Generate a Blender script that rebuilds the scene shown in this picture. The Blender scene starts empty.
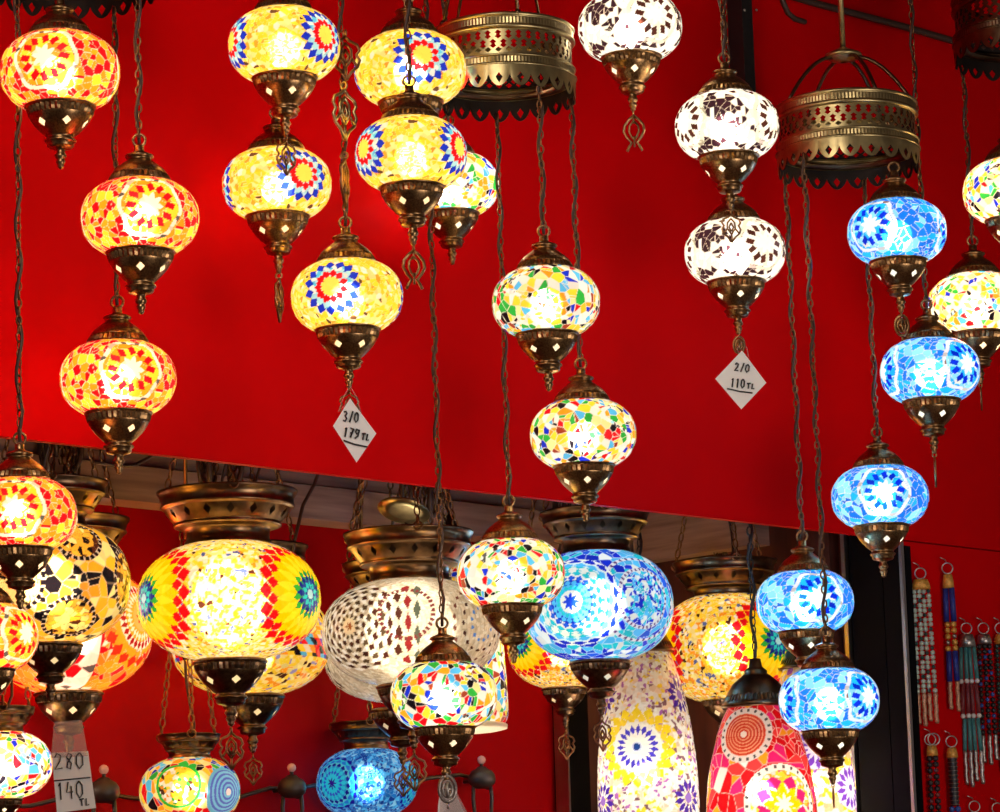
import bpy, math, random
import numpy as np
from mathutils import Vector, Matrix

random.seed(7)
C = bpy.context.scene.collection
SC = bpy.context.scene
PI = math.pi

# ------------------------------------------------------------------ camera
F = 3400.0                      # focal length in pixels of the 1000 px wide frame
PITCH, ROLL = math.radians(10.0), math.radians(-1.75)
EYE = np.array([0.0, 0.0, 1.6])
FWD = np.array([0, math.cos(PITCH), math.sin(PITCH)])
_R0 = np.array([1.0, 0, 0]); _U0 = np.cross(_R0, FWD)
RT = math.cos(ROLL) * _R0 + math.sin(ROLL) * _U0
UP = -math.sin(ROLL) * _R0 + math.cos(ROLL) * _U0
cam = bpy.data.cameras.new('camera'); camo = bpy.data.objects.new('camera', cam); C.objects.link(camo)
cam.sensor_width = 36.0; cam.lens = 36.0 * F / 1000.0; cam.clip_start = 0.1; cam.clip_end = 60
mw = Matrix(((RT[0], UP[0], -FWD[0], EYE[0]), (RT[1], UP[1], -FWD[1], EYE[1]), (RT[2], UP[2], -FWD[2], EYE[2]), (0, 0, 0, 1)))
camo.matrix_world = mw
SC.camera = camo

def ray(px, py):
    return FWD + RT * (px - 500) / F + UP * (406 - py) / F
def at(px, py, d):
    return EYE + ray(px, py) * d
def hit(px, py, P, n):
    r = ray(px, py); t = ((np.array(P) - EYE) @ n) / (r @ n)
    return EYE + r * t

# ------------------------------------------------------------------ world, key light, exposure
w = bpy.data.worlds.new('world'); SC.world = w; w.use_nodes = True
bg = w.node_tree.nodes['Background']; bg.inputs[0].default_value = (1.0, 0.86, 0.76, 1); bg.inputs[1].default_value = 0.12
def area(name, loc, target, size, power, col):
    l = bpy.data.lights.new(name, 'AREA'); l.shape = 'SQUARE'; l.size = size; l.energy = power; l.color = col
    o = bpy.data.objects.new(name, l); C.objects.link(o); o.location = loc
    o.rotation_euler = (Vector(target) - Vector(loc)).to_track_quat('-Z', 'Y').to_euler()
    return o
area('added_right_fill', (1.9, 2.2, 1.5), (0.5, 5.0, 2.1), 1.2, 26, (1.0, 0.9, 0.82))  # added fill from the right for the lower wall and tags, no real window
area('added_high_key', (-0.5, 2.6, 3.36), (-0.5, 4.5, 2.2), 0.7, 16, (1.0, 0.9, 0.8))  # added key out of view, set high so near rims shade the hoop insides
SC.view_settings.view_transform = 'Standard'; SC.view_settings.look = 'None'
SC.view_settings.exposure = 0.0; SC.view_settings.gamma = 1.0; SC.view_settings.use_curve_mapping = False
SC.cycles.use_denoising = True
SC.cycles.max_bounces = 8; SC.cycles.transparent_max_bounces = 12
SC.cycles.transmission_bounces = 6; SC.cycles.sample_clamp_indirect = 3.0
BULB = 0.6                      # watts of one small lamp

# ------------------------------------------------------------------ materials
def newmat(name):
    m = bpy.data.materials.new(name); m.use_nodes = True
    nt = m.node_tree; nt.nodes.clear()
    return m, nt, nt.nodes.new('ShaderNodeOutputMaterial')
def principled(name, col, rough=0.5, metal=0.0, spec=0.5, noise=0.0, nscale=40, bump=0.0, col2=None, coat=0.0, stretch=None):
    m, nt, out = newmat(name)
    p = nt.nodes.new('ShaderNodeBsdfPrincipled'); nt.links.new(p.outputs[0], out.inputs[0])
    p.inputs['Base Color'].default_value = (*col, 1); p.inputs['Roughness'].default_value = rough
    p.inputs['Metallic'].default_value = metal; p.inputs['Specular IOR Level'].default_value = spec
    p.inputs['Coat Weight'].default_value = coat
    if noise or bump:
        tc = nt.nodes.new('ShaderNodeTexCoord'); mp = nt.nodes.new('ShaderNodeMapping')
        nt.links.new(tc.outputs['Object'], mp.inputs[0])
        if stretch: mp.inputs['Scale'].default_value = stretch
        n = nt.nodes.new('ShaderNodeTexNoise'); n.inputs['Scale'].default_value = nscale; n.inputs['Detail'].default_value = 5
        nt.links.new(mp.outputs[0], n.inputs['Vector'])
        if noise:
            r = nt.nodes.new('ShaderNodeValToRGB'); c2 = col2 or tuple(c * (1 - noise) for c in col)
            r.color_ramp.elements[0].position = 0.35; r.color_ramp.elements[1].position = 0.65
            r.color_ramp.elements[0].color = (*c2, 1); r.color_ramp.elements[1].color = (*col, 1)
            nt.links.new(n.outputs['Fac'], r.inputs[0]); nt.links.new(r.outputs[0], p.inputs['Base Color'])
        if bump:
            b = nt.nodes.new('ShaderNodeBump'); b.inputs['Strength'].default_value = bump; b.inputs['Distance'].default_value = 0.002
            nt.links.new(n.outputs['Fac'], b.inputs['Height']); nt.links.new(b.outputs[0], p.inputs['Normal'])
    return m
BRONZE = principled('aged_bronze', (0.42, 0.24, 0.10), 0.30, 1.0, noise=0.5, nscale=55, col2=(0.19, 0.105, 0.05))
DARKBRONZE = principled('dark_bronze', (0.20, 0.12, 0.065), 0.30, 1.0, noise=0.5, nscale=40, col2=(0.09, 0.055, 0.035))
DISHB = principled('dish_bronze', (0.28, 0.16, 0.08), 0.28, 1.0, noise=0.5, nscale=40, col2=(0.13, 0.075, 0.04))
DARKLIN = principled('dull_metal_shaded_inside', (0.03, 0.02, 0.016), 0.55, 0.6, noise=0.4, nscale=40)  # dull unpolished metal, with the shade inside the hoops put into its colour
BRASS = principled('green_tinged_brass', (0.56, 0.43, 0.20), 0.34, 1.0, noise=0.4, nscale=35, col2=(0.30, 0.23, 0.11))
CHAINM = principled('chain_bronze', (0.30, 0.15, 0.07), 0.38, 1.0, noise=0.4, nscale=90)
CORD = principled('brown_cord', (0.055, 0.022, 0.014), 0.5, 0.0, noise=0.3, nscale=80)
BLACKM = principled('black_iron', (0.012, 0.011, 0.012), 0.4, 0.0, noise=0.3, nscale=30)
SOCKM = principled('dark_grey_plastic', (0.035, 0.022, 0.02), 0.45, 0.0, noise=0.3, nscale=60)
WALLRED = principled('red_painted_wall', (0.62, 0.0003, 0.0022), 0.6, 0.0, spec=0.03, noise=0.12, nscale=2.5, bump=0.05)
BACKRED = principled('red_wall_paint_shaded', (0.30, 0.0005, 0.003), 0.6, 0.0, spec=0.04, noise=0.2, nscale=3)  # same paint as the front wall, recess shade put into the colour
BEAMM = principled('worn_grey_wood', (0.34, 0.21, 0.17), 0.6, 0.0, noise=0.4, nscale=6, col2=(0.20, 0.11, 0.09), stretch=(1, 1, 14))
SOFFM = principled('grey_soffit_paint', (0.16, 0.10, 0.09), 0.7, 0.0, noise=0.3, nscale=4)
DOORM = principled('dark_brown_wood', (0.10, 0.028, 0.018), 0.35, 0.0, spec=0.5, noise=0.6, nscale=5, col2=(0.04, 0.012, 0.009), stretch=(6, 6, 0.6), coat=0.2)
JAMBM = principled('black_satin_paint', (0.004, 0.003, 0.004), 0.8, 0.0, spec=0.06, noise=0.3, nscale=5)
TRIMM = principled('brushed_steel_trim', (0.42, 0.36, 0.36), 0.35, 1.0, noise=0.2, nscale=20)
FLOORM = principled('floor_tiles', (0.28, 0.18, 0.13), 0.4, 0.0, noise=0.4, nscale=4)
PAPER = principled('white_paper', (0.96, 0.96, 0.95), 0.6, 0.0, noise=0.05, nscale=10)
INK = principled('black_marker_ink', (0.01, 0.01, 0.015), 0.5, 0.0, noise=0.2, nscale=30)
PINKB = principled('pale_pink_plastic', (0.75, 0.42, 0.40), 0.4, noise=0.1, nscale=30)
GOLDC = principled('golden_thread', (0.80, 0.38, 0.06), 0.45, 0.3, noise=0.4, nscale=300)
COPPERF = principled('copper_fringe', (0.66, 0.34, 0.20), 0.45, 0.4, noise=0.5, nscale=400)
SILV = principled('tarnished_silver', (0.55, 0.48, 0.44), 0.35, 0.9, noise=0.5, nscale=300)
GREENB = principled('pale_green_beads', (0.50, 0.56, 0.46), 0.35, noise=0.2, nscale=60)
DKGREEN = principled('dark_green_beads', (0.01, 0.06, 0.05), 0.3, noise=0.2, nscale=60)
BLUET = principled('royal_blue_thread', (0.012, 0.025, 0.22), 0.45, noise=0.3, nscale=200)
TEALT = principled('teal_thread', (0.06, 0.22, 0.22), 0.45, noise=0.3, nscale=200)
REDT = principled('dark_red_thread', (0.20, 0.03, 0.035), 0.45, noise=0.3, nscale=200)
PEARL = principled('pearl_beads', (0.75, 0.70, 0.66), 0.25, noise=0.1, nscale=60)
BLACKT = principled('black_thread', (0.018, 0.010, 0.012), 0.45, noise=0.3, nscale=200)
BLUEB = principled('blue_glass_beads', (0.04, 0.10, 0.40), 0.2, noise=0.2, nscale=60)

def glass_mat():
    # lit from inside by the bulb: part scatters, part lets the blurred bulb through, part is clear
    m, nt, out = newmat('stained_mosaic_glass'); N = nt.nodes.new; L = nt.links.new
    a = N('ShaderNodeAttribute'); a.attribute_name = 'tile'
    n = N('ShaderNodeTexNoise'); n.inputs['Scale'].default_value = 260; n.inputs['Detail'].default_value = 2
    tc = N('ShaderNodeTexCoord'); L(tc.outputs['Object'], n.inputs['Vector'])
    b = N('ShaderNodeBump'); b.inputs['Strength'].default_value = 0.25; b.inputs['Distance'].default_value = 0.001; L(n.outputs['Fac'], b.inputs['Height'])
    tr = N('ShaderNodeBsdfTranslucent'); rf = N('ShaderNodeBsdfRefraction'); tp = N('ShaderNodeBsdfTransparent'); gl = N('ShaderNodeBsdfGlossy')
    for s in (tr, rf, tp): L(a.outputs['Color'], s.inputs['Color'])
    rf.inputs['Roughness'].default_value = 0.42; rf.inputs['IOR'].default_value = 1.12
    gl.inputs['Roughness'].default_value = 0.2; gl.inputs['Color'].default_value = (1, 1, 1, 1)
    L(b.outputs[0], rf.inputs['Normal']); L(b.outputs[0], gl.inputs['Normal'])
    m1 = N('ShaderNodeMixShader'); m1.inputs[0].default_value = 0.45; L(tr.outputs[0], m1.inputs[1]); L(rf.outputs[0], m1.inputs[2])
    m2 = N('ShaderNodeMixShader'); m2.inputs[0].default_value = 0.22; L(m1.outputs[0], m2.inputs[1]); L(tp.outputs[0], m2.inputs[2])
    fr = N('ShaderNodeFresnel'); fr.inputs[0].default_value = 1.25
    m3 = N('ShaderNodeMixShader'); L(fr.outputs[0], m3.inputs[0]); L(m2.outputs[0], m3.inputs[1]); L(gl.outputs[0], m3.inputs[2])
    L(m3.outputs[0], out.inputs[0])
    return m
GLASS = glass_mat()
def liner_mat():
    m, nt, out = newmat('frosted_white_liner'); N = nt.nodes.new; L = nt.links.new
    tr = N('ShaderNodeBsdfTranslucent'); df = N('ShaderNodeBsdfDiffuse'); mx = N('ShaderNodeMixShader')
    n = N('ShaderNodeTexNoise'); n.inputs['Scale'].default_value = 50
    r = N('ShaderNodeValToRGB'); r.color_ramp.elements[0].color = (0.85, 0.72, 0.5, 1); r.color_ramp.elements[1].color = (0.95, 0.85, 0.65, 1)
    L(n.outputs['Fac'], r.inputs[0]); L(r.outputs[0], tr.inputs[0]); L(r.outputs[0], df.inputs[0])
    mx.inputs[0].default_value = 0.4; L(tr.outputs[0], mx.inputs[1]); L(df.outputs[0], mx.inputs[2]); L(mx.outputs[0], out.inputs[0])
    return m
LINER = liner_mat()
def plastic_mat():
    m, nt, out = newmat('clear_plastic_sleeve'); N = nt.nodes.new; L = nt.links.new
    tp = N('ShaderNodeBsdfTransparent'); gl = N('ShaderNodeBsdfPrincipled'); mx = N('ShaderNodeMixShader')
    n = N('ShaderNodeTexNoise'); n.inputs['Scale'].default_value = 60
    r = N('ShaderNodeValToRGB'); r.color_ramp.elements[0].color = (0.7, 0.45, 0.42, 1); r.color_ramp.elements[1].color = (0.85, 0.7, 0.66, 1)
    L(n.outputs['Fac'], r.inputs[0]); L(r.outputs[0], gl.inputs[0]); gl.inputs['Roughness'].default_value = 0.15
    mx.inputs[0].default_value = 0.3; L(tp.outputs[0], mx.inputs[1]); L(gl.outputs[0], mx.inputs[2]); L(mx.outputs[0], out.inputs[0])
    return m
PLASTIC = plastic_mat()

# ------------------------------------------------------------------ mesh helpers
def mesh(name, V, Fc, mat, smooth=True, flat=()):
    me = bpy.data.meshes.new(name); me.from_pydata([tuple(map(float, v)) for v in V], [], [tuple(map(int, f)) for f in Fc]); me.update()
    me.materials.append(mat)
    if smooth: me.polygons.foreach_set('use_smooth', [i not in flat for i in range(len(me.polygons))])
    return me
def link(name, me, parent=None, loc=(0, 0, 0)):
    o = bpy.data.objects.new(name, me); C.objects.link(o); o.location = loc
    if parent is not None: o.parent = parent
    return o
def empty(name, loc, label=None, cat=None, group=None):
    o = bpy.data.objects.new(name, None); C.objects.link(o); o.location = tuple(map(float, loc)); o.empty_display_size = 0.02
    tag(o, label, cat, group)
    return o
def tag(o, label=None, cat=None, group=None, kind=None):
    if label: o['label'] = label
    if cat: o['category'] = cat
    if group: o['group'] = group
    if kind: o['kind'] = kind
    return o
class MB:
    def __init__(s): s.V = []; s.F = []; s.flat = set()
    def add(s, V, Fc):
        k = len(s.V); s.V += [tuple(v) for v in V]; s.F += [tuple(i + k for i in f) for f in Fc]
    def obj(s, name, mat, parent=None, loc=(0, 0, 0), smooth=True):
        return link(name, mesh(name, s.V, s.F, mat, smooth, s.flat), parent, loc)
    def tube(s, P, r, n=6, closed=False, flat=None):
        P = [np.array(p, float) for p in P]; m = len(P); V = []; Fc = []
        up = None
        for i, p in enumerate(P):
            a = P[i - 1] if (i > 0 or closed) else p; b = P[(i + 1) % m] if (i < m - 1 or closed) else p
            t = b - a; t = t / (np.linalg.norm(t) + 1e-12)
            if up is None:
                up = np.array([0, 0, 1.0]) if abs(t[2]) < 0.9 else np.array([1.0, 0, 0])
            u = up - t * (up @ t)
            if np.linalg.norm(u) < 1e-6: u = np.array([0, 1.0, 0]) - t * t[1]
            u = u / np.linalg.norm(u); up = u; v = np.cross(t, u)
            rr = r[i] if hasattr(r, '__len__') else r
            for k in range(n):
                A = 2 * PI * k / n; V.append(p + rr * (math.cos(A) * u + math.sin(A) * v))
        for i in range(m if closed else m - 1):
            j = (i + 1) % m
            for k in range(n):
                l = (k + 1) % n; Fc.append((i * n + k, i * n + l, j * n + l, j * n + k))
        if not closed:
            Fc.append(tuple(range(n))[::-1]); Fc.append(tuple((m - 1) * n + k for k in range(n)))
        s.add(V, Fc); return s
    def ball(s, c, r, n=8, sz=1.0):
        V = [(c[0], c[1], c[2] + r * sz)]; Fc = []; k = max(3, n // 2)
        for i in range(1, k):
            A = PI * i / k
            for j in range(n):
                B = 2 * PI * j / n; V.append((c[0] + r * math.sin(A) * math.cos(B), c[1] + r * math.sin(A) * math.sin(B), c[2] + r * sz * math.cos(A)))
        V.append((c[0], c[1], c[2] - r * sz)); e = len(V) - 1
        for j in range(n):
            l = (j + 1) % n
            Fc.append((0, 1 + j, 1 + l)); Fc.append((e, 1 + (k - 2) * n + l, 1 + (k - 2) * n + j))
            for i in range(k - 2): Fc.append((1 + i * n + j, 1 + (i + 1) * n + j, 1 + (i + 1) * n + l, 1 + i * n + l))
        s.add(V, Fc); return s
    def torus(s, c, R, r, ax='y', sz=1.0, N=20, n=6):
        P = []
        for i in range(N):
            A = 2 * PI * i / N; a, b = R * math.cos(A), R * sz * math.sin(A)
            P.append({'y': (c[0] + a, c[1], c[2] + b), 'x': (c[0], c[1] + a, c[2] + b), 'z': (c[0] + a, c[1] + b, c[2])}[ax])
        return s.tube(P, r, n, closed=True)
    def lathe(s, prof, n=96, rib=0.02, holes=(), zmod=None, rot=0.0):
        """prof: (r, z[, rib]) rings from top to bottom; holes: (column, ring, m) diamond cut-outs."""
        m = len(prof); V = []
        for i, p in enumerate(prof):
            rb = rib if len(p) > 2 and p[2] else 0.0
            for k in range(n):
                A = 2 * PI * k / n + rot; r = p[0] * (1 - rb * (k % 2)); z = p[1]
                if zmod: z = zmod(i, A - rot, z)
                V.append((r * math.cos(A), r * math.sin(A), z))
        cut = {}
        for (c0, r0, mm) in holes:
            for dj in range(-mm, mm):
                for di in range(-mm, mm):
                    a = dj if dj >= 0 else -dj - 1; b = di if di >= 0 else -di - 1
                    ky = (r0 + di, (c0 + dj) % n)
                    if a + b + 2 <= mm or (a + b + 1 == mm and ky in cut): cut[ky] = 'all'
                    elif a + b + 1 == mm: cut[ky] = (dj >= 0, di >= 0)
        Fc = []
        for i in range(m - 1):
            fl = len(prof[i]) > 2 or len(prof[i + 1]) > 2
            for k in range(n):
                if fl: s.flat.add(len(s.F) + len(Fc))
                l = (k + 1) % n; q = (i * n + k, i * n + l, (i + 1) * n + l, (i + 1) * n + k)
                c = cut.get((i, k))
                if c == 'all': continue
                if c:      # keep the outer triangle: corner away from the hole's centre
                    right, down = c
                    if right and down: Fc.append((q[1], q[2], q[3]))
                    elif right: Fc.append((q[0], q[1], q[2]))
                    elif down: Fc.append((q[0], q[2], q[3]))
                    else: Fc.append((q[0], q[1], q[3]))
                else: Fc.append(q)
        s.add(V, Fc); return s
    def box(s, o, a, b, c):
        o, a, b, c = (np.array(x, float) for x in (o, a, b, c))
        V = [o, o + a, o + a + b, o + b, o + c, o + a + c, o + a + b + c, o + b + c]
        s.add(V, [(0, 3, 2, 1), (4, 5, 6, 7), (0, 1, 5, 4), (1, 2, 6, 5), (2, 3, 7, 6), (3, 0, 4, 7)]); return s

# ------------------------------------------------------------------ the place
YAW = math.radians(44.5)
DI = np.array([math.cos(YAW), math.sin(YAW), 0.0])       # along the red wall, to the right and away
BK = np.array([-math.sin(YAW), math.cos(YAW), 0.0])      # behind the wall
NW = -BK
WP = np.array([0.0, 4.68, 0.0])
CEIL = 3.45
Z3 = np.array([0, 0, 1.0])
ZE = hit(400, 482, WP, NW)[2]                            # lower edge of the red fascia
def along(px, py, P=WP): return float((hit(px, py, P, NW) - WP) @ DI)
T_END = along(905, 600)
DEEP = 0.62
def struct(name, mb, mat, smooth=False):
    return tag(mb.obj(name, mat, smooth=smooth), kind='structure')
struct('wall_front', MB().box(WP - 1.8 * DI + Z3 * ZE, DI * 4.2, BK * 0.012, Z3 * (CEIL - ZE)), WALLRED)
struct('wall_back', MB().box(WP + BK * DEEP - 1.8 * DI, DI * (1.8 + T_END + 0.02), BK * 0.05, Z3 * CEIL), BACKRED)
struct('wall_right', MB().box(WP + DI * (T_END + 0.005) + BK * 0.032, DI * 0.05, BK * (DEEP - 0.04), Z3 * CEIL), DOORM)
struct('wall_display', MB().box(WP + DI * (T_END + 0.005) + BK * 0.002, DI * (2.4 - T_END), BK * 0.028, Z3 * (ZE - 0.002)), WALLRED)
struct('ceiling', MB().box((-3, -0.6, CEIL), (7, 0, 0), (0, 8, 0), (0, 0, 0.1)), SOFFM)
struct('floor', MB().box((-3, -0.6, -0.1), (7, 0, 0), (0, 8, 0), (0, 0, 0.1)), FLOORM)
# beam on the back wall, two boards
PB = WP + BK * (DEEP - 0.06)
zb = hit(215, 509, PB, NW)[2]; zm = hit(170, 467, PB, NW)[2]
struct('trim_1', MB().box(PB - 1.8 * DI + Z3 * zb, DI * (1.8 + T_END), BK * 0.058, Z3 * (zm - zb - 0.004)), BEAMM)
struct('trim_2', MB().box(PB - 1.8 * DI + Z3 * zm + BK * 0.012, DI * (1.8 + T_END), BK * 0.046, Z3 * 0.16), BEAMM)
# dark brown doors on the back wall right of the red, with a black edge post
PD = WP + BK * (DEEP - 0.03)
t0, t1 = along(566, 760, PD), along(586, 760, PD)
struct('trim_3', MB().box(PD + DI * t0 - BK * 0.008, DI * (t1 - t0), BK * 0.036, Z3 * (zb - 0.02)), JAMBM)
struct('door_1', MB().box(PD + DI * (t1 + 0.002), DI * (T_END - t1 - 0.01), BK * 0.028, Z3 * (zb - 0.03)), DOORM)
struct('trim_4', MB().box(PD + DI * (t0 - 0.006) - BK * 0.01, DI * 0.004, BK * 0.03, Z3 * (zb - 0.02)), TRIMM)
# right-hand return: black glossy jamb near the front, brown boards, steel strips
PR = WP + DI * T_END
def back_of(px, py): return float((hit(px, py, PR, DI) - PR) @ BK)
s1 = back_of(858, 680); s2 = back_of(836, 680); s0 = 0.034
struct('trim_5', MB().box(PR - DI * 0.012 + BK * s0, DI * 0.014, BK * (s1 - s0 - 0.004), Z3 * (ZE + 0.12)), JAMBM)
struct('trim_10', MB().box(PR - DI * 0.012 - BK * 0.002, DI * 0.012, BK * 0.034, Z3 * (ZE - 0.002)), JAMBM)
struct('trim_6', MB().box(PR - DI * 0.018 + BK * s1, DI * 0.02, BK * 0.008, Z3 * (ZE + 0.12)), TRIMM)
struct('trim_7', MB().box(PR - DI * 0.014 - BK * 0.009, DI * 0.006, BK * 0.006, Z3 * (ZE - 0.004)), TRIMM)
struct('trim_8', MB().box(PR - DI * 0.02 + BK * (s1 + 0.03), DI * 0.022, BK * 0.05, Z3 * (ZE + 0.12)), DOORM)
struct('trim_9', MB().box(PR + DI * 0.001 - BK * 0.004, DI * 0.014, BK * 0.005, Z3 * (ZE - 0.01)), JAMBM)

sa = back_of(768, 545); zl = hit(700, 556, PR + BK * 0, DI)[2]; zu = zl + .12
struct('trim_11', MB().box(PR - DI * 0.03 + BK * sa, DI * 0.034, BK * (DEEP - sa - 0.07), Z3 * 0.12 + 0 * DI), BEAMM).location.z = zl
# black post high on the wall with two screws
bp = hit(750, 105, WP - BK * 0.03, NW)
root = empty('black_mounting_post', bp, 'black square post fixed upright on the red wall, seen behind the upper white lamps', 'post')
wd = 0.015
MB().box(DI * .006, DI * wd * 1.6, BK * 0.03, Z3 * (CEIL - bp[2])).obj('post', BLACKM, root, loc=tuple(-DI * wd), smooth=False)
for dx in (0.0025, 0.0145):
    q = hit(742 + dx * 1000, 10, WP - BK * 0.031, NW) - bp
    MB().ball(q, 0.0022).obj('screw', SILV, root)
# cable along the wall top right
cb = MB(); P = [hit(px, py, WP - BK * 0.006, NW) for px, py in ((700, -25), (760, -14), (810, 2), (860, 15), (905, 27), (960, 43), (1010, 56), (1060, 68))]
tag(cb.tube(P, 0.006, 8).obj('wall_cable', CORD), 'dark cable running down to the right across the red wall near the top right', 'cable')
cb = MB(); P = [hit(px, py, WP - BK * 0.004, NW) for px, py in ((780, -14), (783, 2), (788, 13), (795, 19), (805, 22))]
tag(cb.tube(P, 0.0045, 8).obj('cable_end', CORD), 'short curved dark cable end on red wall beside the brass hoop rod', 'cable')

# ------------------------------------------------------------------ mosaic patterns
def rng(s): return np.random.default_rng(s)
WHITE = (1, .97, .88); YEL = (1, .72, .04); PALEY = (1, .88, .35); ORA = (1, .36, .015); RED = (.72, .006, .012); DKRED = (.30, .004, .006)
BLU = (.01, .03, .60); SKY = (.10, .55, 1.0); TUR = (.02, .60, .72); GRN = (.03, .42, .05); BLK = (.008, .006, .01); BRN = (.07, .02, .012)
CRM = (.78, .66, .48); GREY = (.10, .10, .10); PNK = (.85, .02, .18); PUR = (.13, .03, .45); LBL = (.35, .75, 1.0); PALE = (.9, .82, .66)
def vor(P, n, seed, pal, wts, grout=None, gw=0.004):
    """nearest of n scattered tile centres on the surface -> colour, random relief"""
    r = rng(seed); S = P[r.choice(len(P), n, replace=False)] + r.normal(0, 1e-4, (n, 3)); P = P.astype(np.float32); S = S.astype(np.float32)
    cols = np.array(pal)[r.choice(len(pal), n, p=np.array(wts) / sum(wts))]; rel = r.random(n)
    cols = cols * (0.82 + 0.3 * r.random((n, 1)))
    out = np.zeros((len(P), 3)); rl = np.zeros(len(P)); S2 = (S ** 2).sum(1)
    for i in range(0, len(P), 6000):
        Q = P[i:i + 6000]; D = S2[None] - 2 * Q @ S.T; a = D.argmin(1); k = np.arange(len(Q)); d1 = D[k, a].copy(); c = cols[a]
        if grout is not None:
            D[k, a] = 1e9; b = D.argmin(1); d2 = D[k, b]
            e = (d2 - d1) / (2 * np.linalg.norm(S[a] - S[b], axis=1) + 1e-9)
            f = np.clip(1 - e / gw, 0, 1)[:, None]; c = c * (1 - f) + np.array(grout) * f
        out[i:i + 6000] = c; rl[i:i + 6000] = rel[a]
    return out, rl
def wrap(a): return (a + PI) % (2 * PI) - PI
class G:
    """a sampled glass shell: positions P, longitude lon, radius rad, arc height y (all in widths)"""
def local(g, lon0, y0=0.0):
    dx = wrap(g.lon - lon0) * np.maximum(g.rad, 0.15); dy = g.y - y0
    return np.hypot(dx, dy), np.arctan2(dy, dx), dx, dy
def put(c, mask, col): c[mask] = col
def diamonds(c, rho, ang, rc, hw, n, A, B=None, off=0.0, fill=0.92):
    m = np.abs(rho - rc) <= hw
    v = ((ang * n / (2 * PI) + off) % 1) - .5
    d = np.abs(rho - rc) / hw + np.abs(v) * 2 < fill
    if B is not None: put(c, m, B)
    put(c, m & d, A)
def star(c, rho, ang, r0, r1, k, col, off=0.0):
    v = np.abs(((ang * k / (2 * PI) + off) % 1) - .5) * 2
    put(c, rho < r0 + (r1 - r0) * v, col)

def pat_star(bg, bg2, rh, seed, border=(.95, .88, .80), bead=GREY, cen=(1, 1, .92), tri=None, petal=None, n=3):
    def f(g):
        c, rel = vor(g.P, 620, seed, [bg, bg2, tri or rh], [.38, .22, .40], (.95, .8, .6), .0035)
        cin, r2 = vor(g.P, 420, seed + 1, [bg, bg2, PALE], [.5, .42, .08], (1, .85, .55), .003)
        for k in range(n):
            rho, ang, dx, dy = local(g, -PI / 2 + 2 * PI * k / n)
            sc = np.hypot(dx / 1.0, dy / 1.06)
            Rb = .262 * (1 + .05 * np.cos(6 * ang + .5))
            t = sc / Rb
            ins = t < .92; c[ins] = cin[ins]; rel[ins] = r2[ins]
            for q in range(6):
                a0 = 2 * PI * q / 6 + .25; u = dx * math.cos(a0) + dy * math.sin(a0); v = -dx * math.sin(a0) + dy * math.cos(a0)
                for s_ in (-1, 1):
                    d = np.abs((u - .163 - s_ * (v - s_ * .040) * .4) / .058) + np.abs((v - s_ * .040) / .043)
                    put(c, d < .92, np.array(rh) * (1 if (q + s_) % 3 else .75))
                if petal: put(c, (np.abs(u - .11) / .03 + np.abs(v) / .02) < 1, petal)
            star(c, sc, ang, .062, .108, 8, cen, .2)
            bm = (t > .93) & (t < 1.07)
            cb_, _ = vor(g.P, 900, seed + 2, [border, bead, (.6, .5, .45)], [.80, .10, .10])
            c[bm] = cb_[bm]
        return c, rel
    return f
def pat_rosette(seed=5, n=3):
    def f(g):
        c, rel = vor(g.P, 1700, seed, [YEL, PALEY, WHITE, (.8, .35, .03), (.12, .06, .03)], [.60, .22, .07, .08, .03], (1, .85, .35), .0025)
        for k in range(n):
            rho, ang, dx, dy = local(g, -PI / 2 + 2 * PI * k / n)
            m = rho < .215; cc, _ = vor(g.P, 1400, seed + 3, [LBL, SKY, (.75, .9, 1)], [.5, .2, .3]); c[m] = cc[m]
            diamonds(c, rho, ang, .222, .052, 15, BLU, None, 0.5, 1.0)
            diamonds(c, rho, ang, .115, .034, 12, RED, LBL, 0)
            put(c, rho < .088, (1, .80, .12)); diamonds(c, rho, ang, .118, .044, 11, RED, None, 0, 1.0)
        return c, rel
    return f
def pat_multi(seed, n=430, white=.34):
    def f(g):
        pal = [WHITE, YEL, ORA, RED, BLU, SKY, GRN, BLK, PALEY, (.35, .05, .02)]
        c, rel = vor(g.P, n, seed, pal, [white, .17, .08, .08, .06, .08, .07, .05, .10, .02], (.97, .9, .75), .005)
        cb_, _ = vor(g.P, 1500, seed + 1, [WHITE, GREY, BRN, YEL, LBL], [.62, .14, .08, .1, .06], (1, .97, .9), .002)
        for k in range(3):
            yy = g.y - .17 * np.sin(g.lon * 1.0 + 2.1 * k + seed); 
            m = (np.abs(wrap(g.lon - 2 * PI * k / 3 - .35 * np.sin(g.y * 14 + seed)) * g.rad) < .04) & (np.abs(g.y) < .35)
            c[m] = cb_[m]
        return c, rel
    return f
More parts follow.
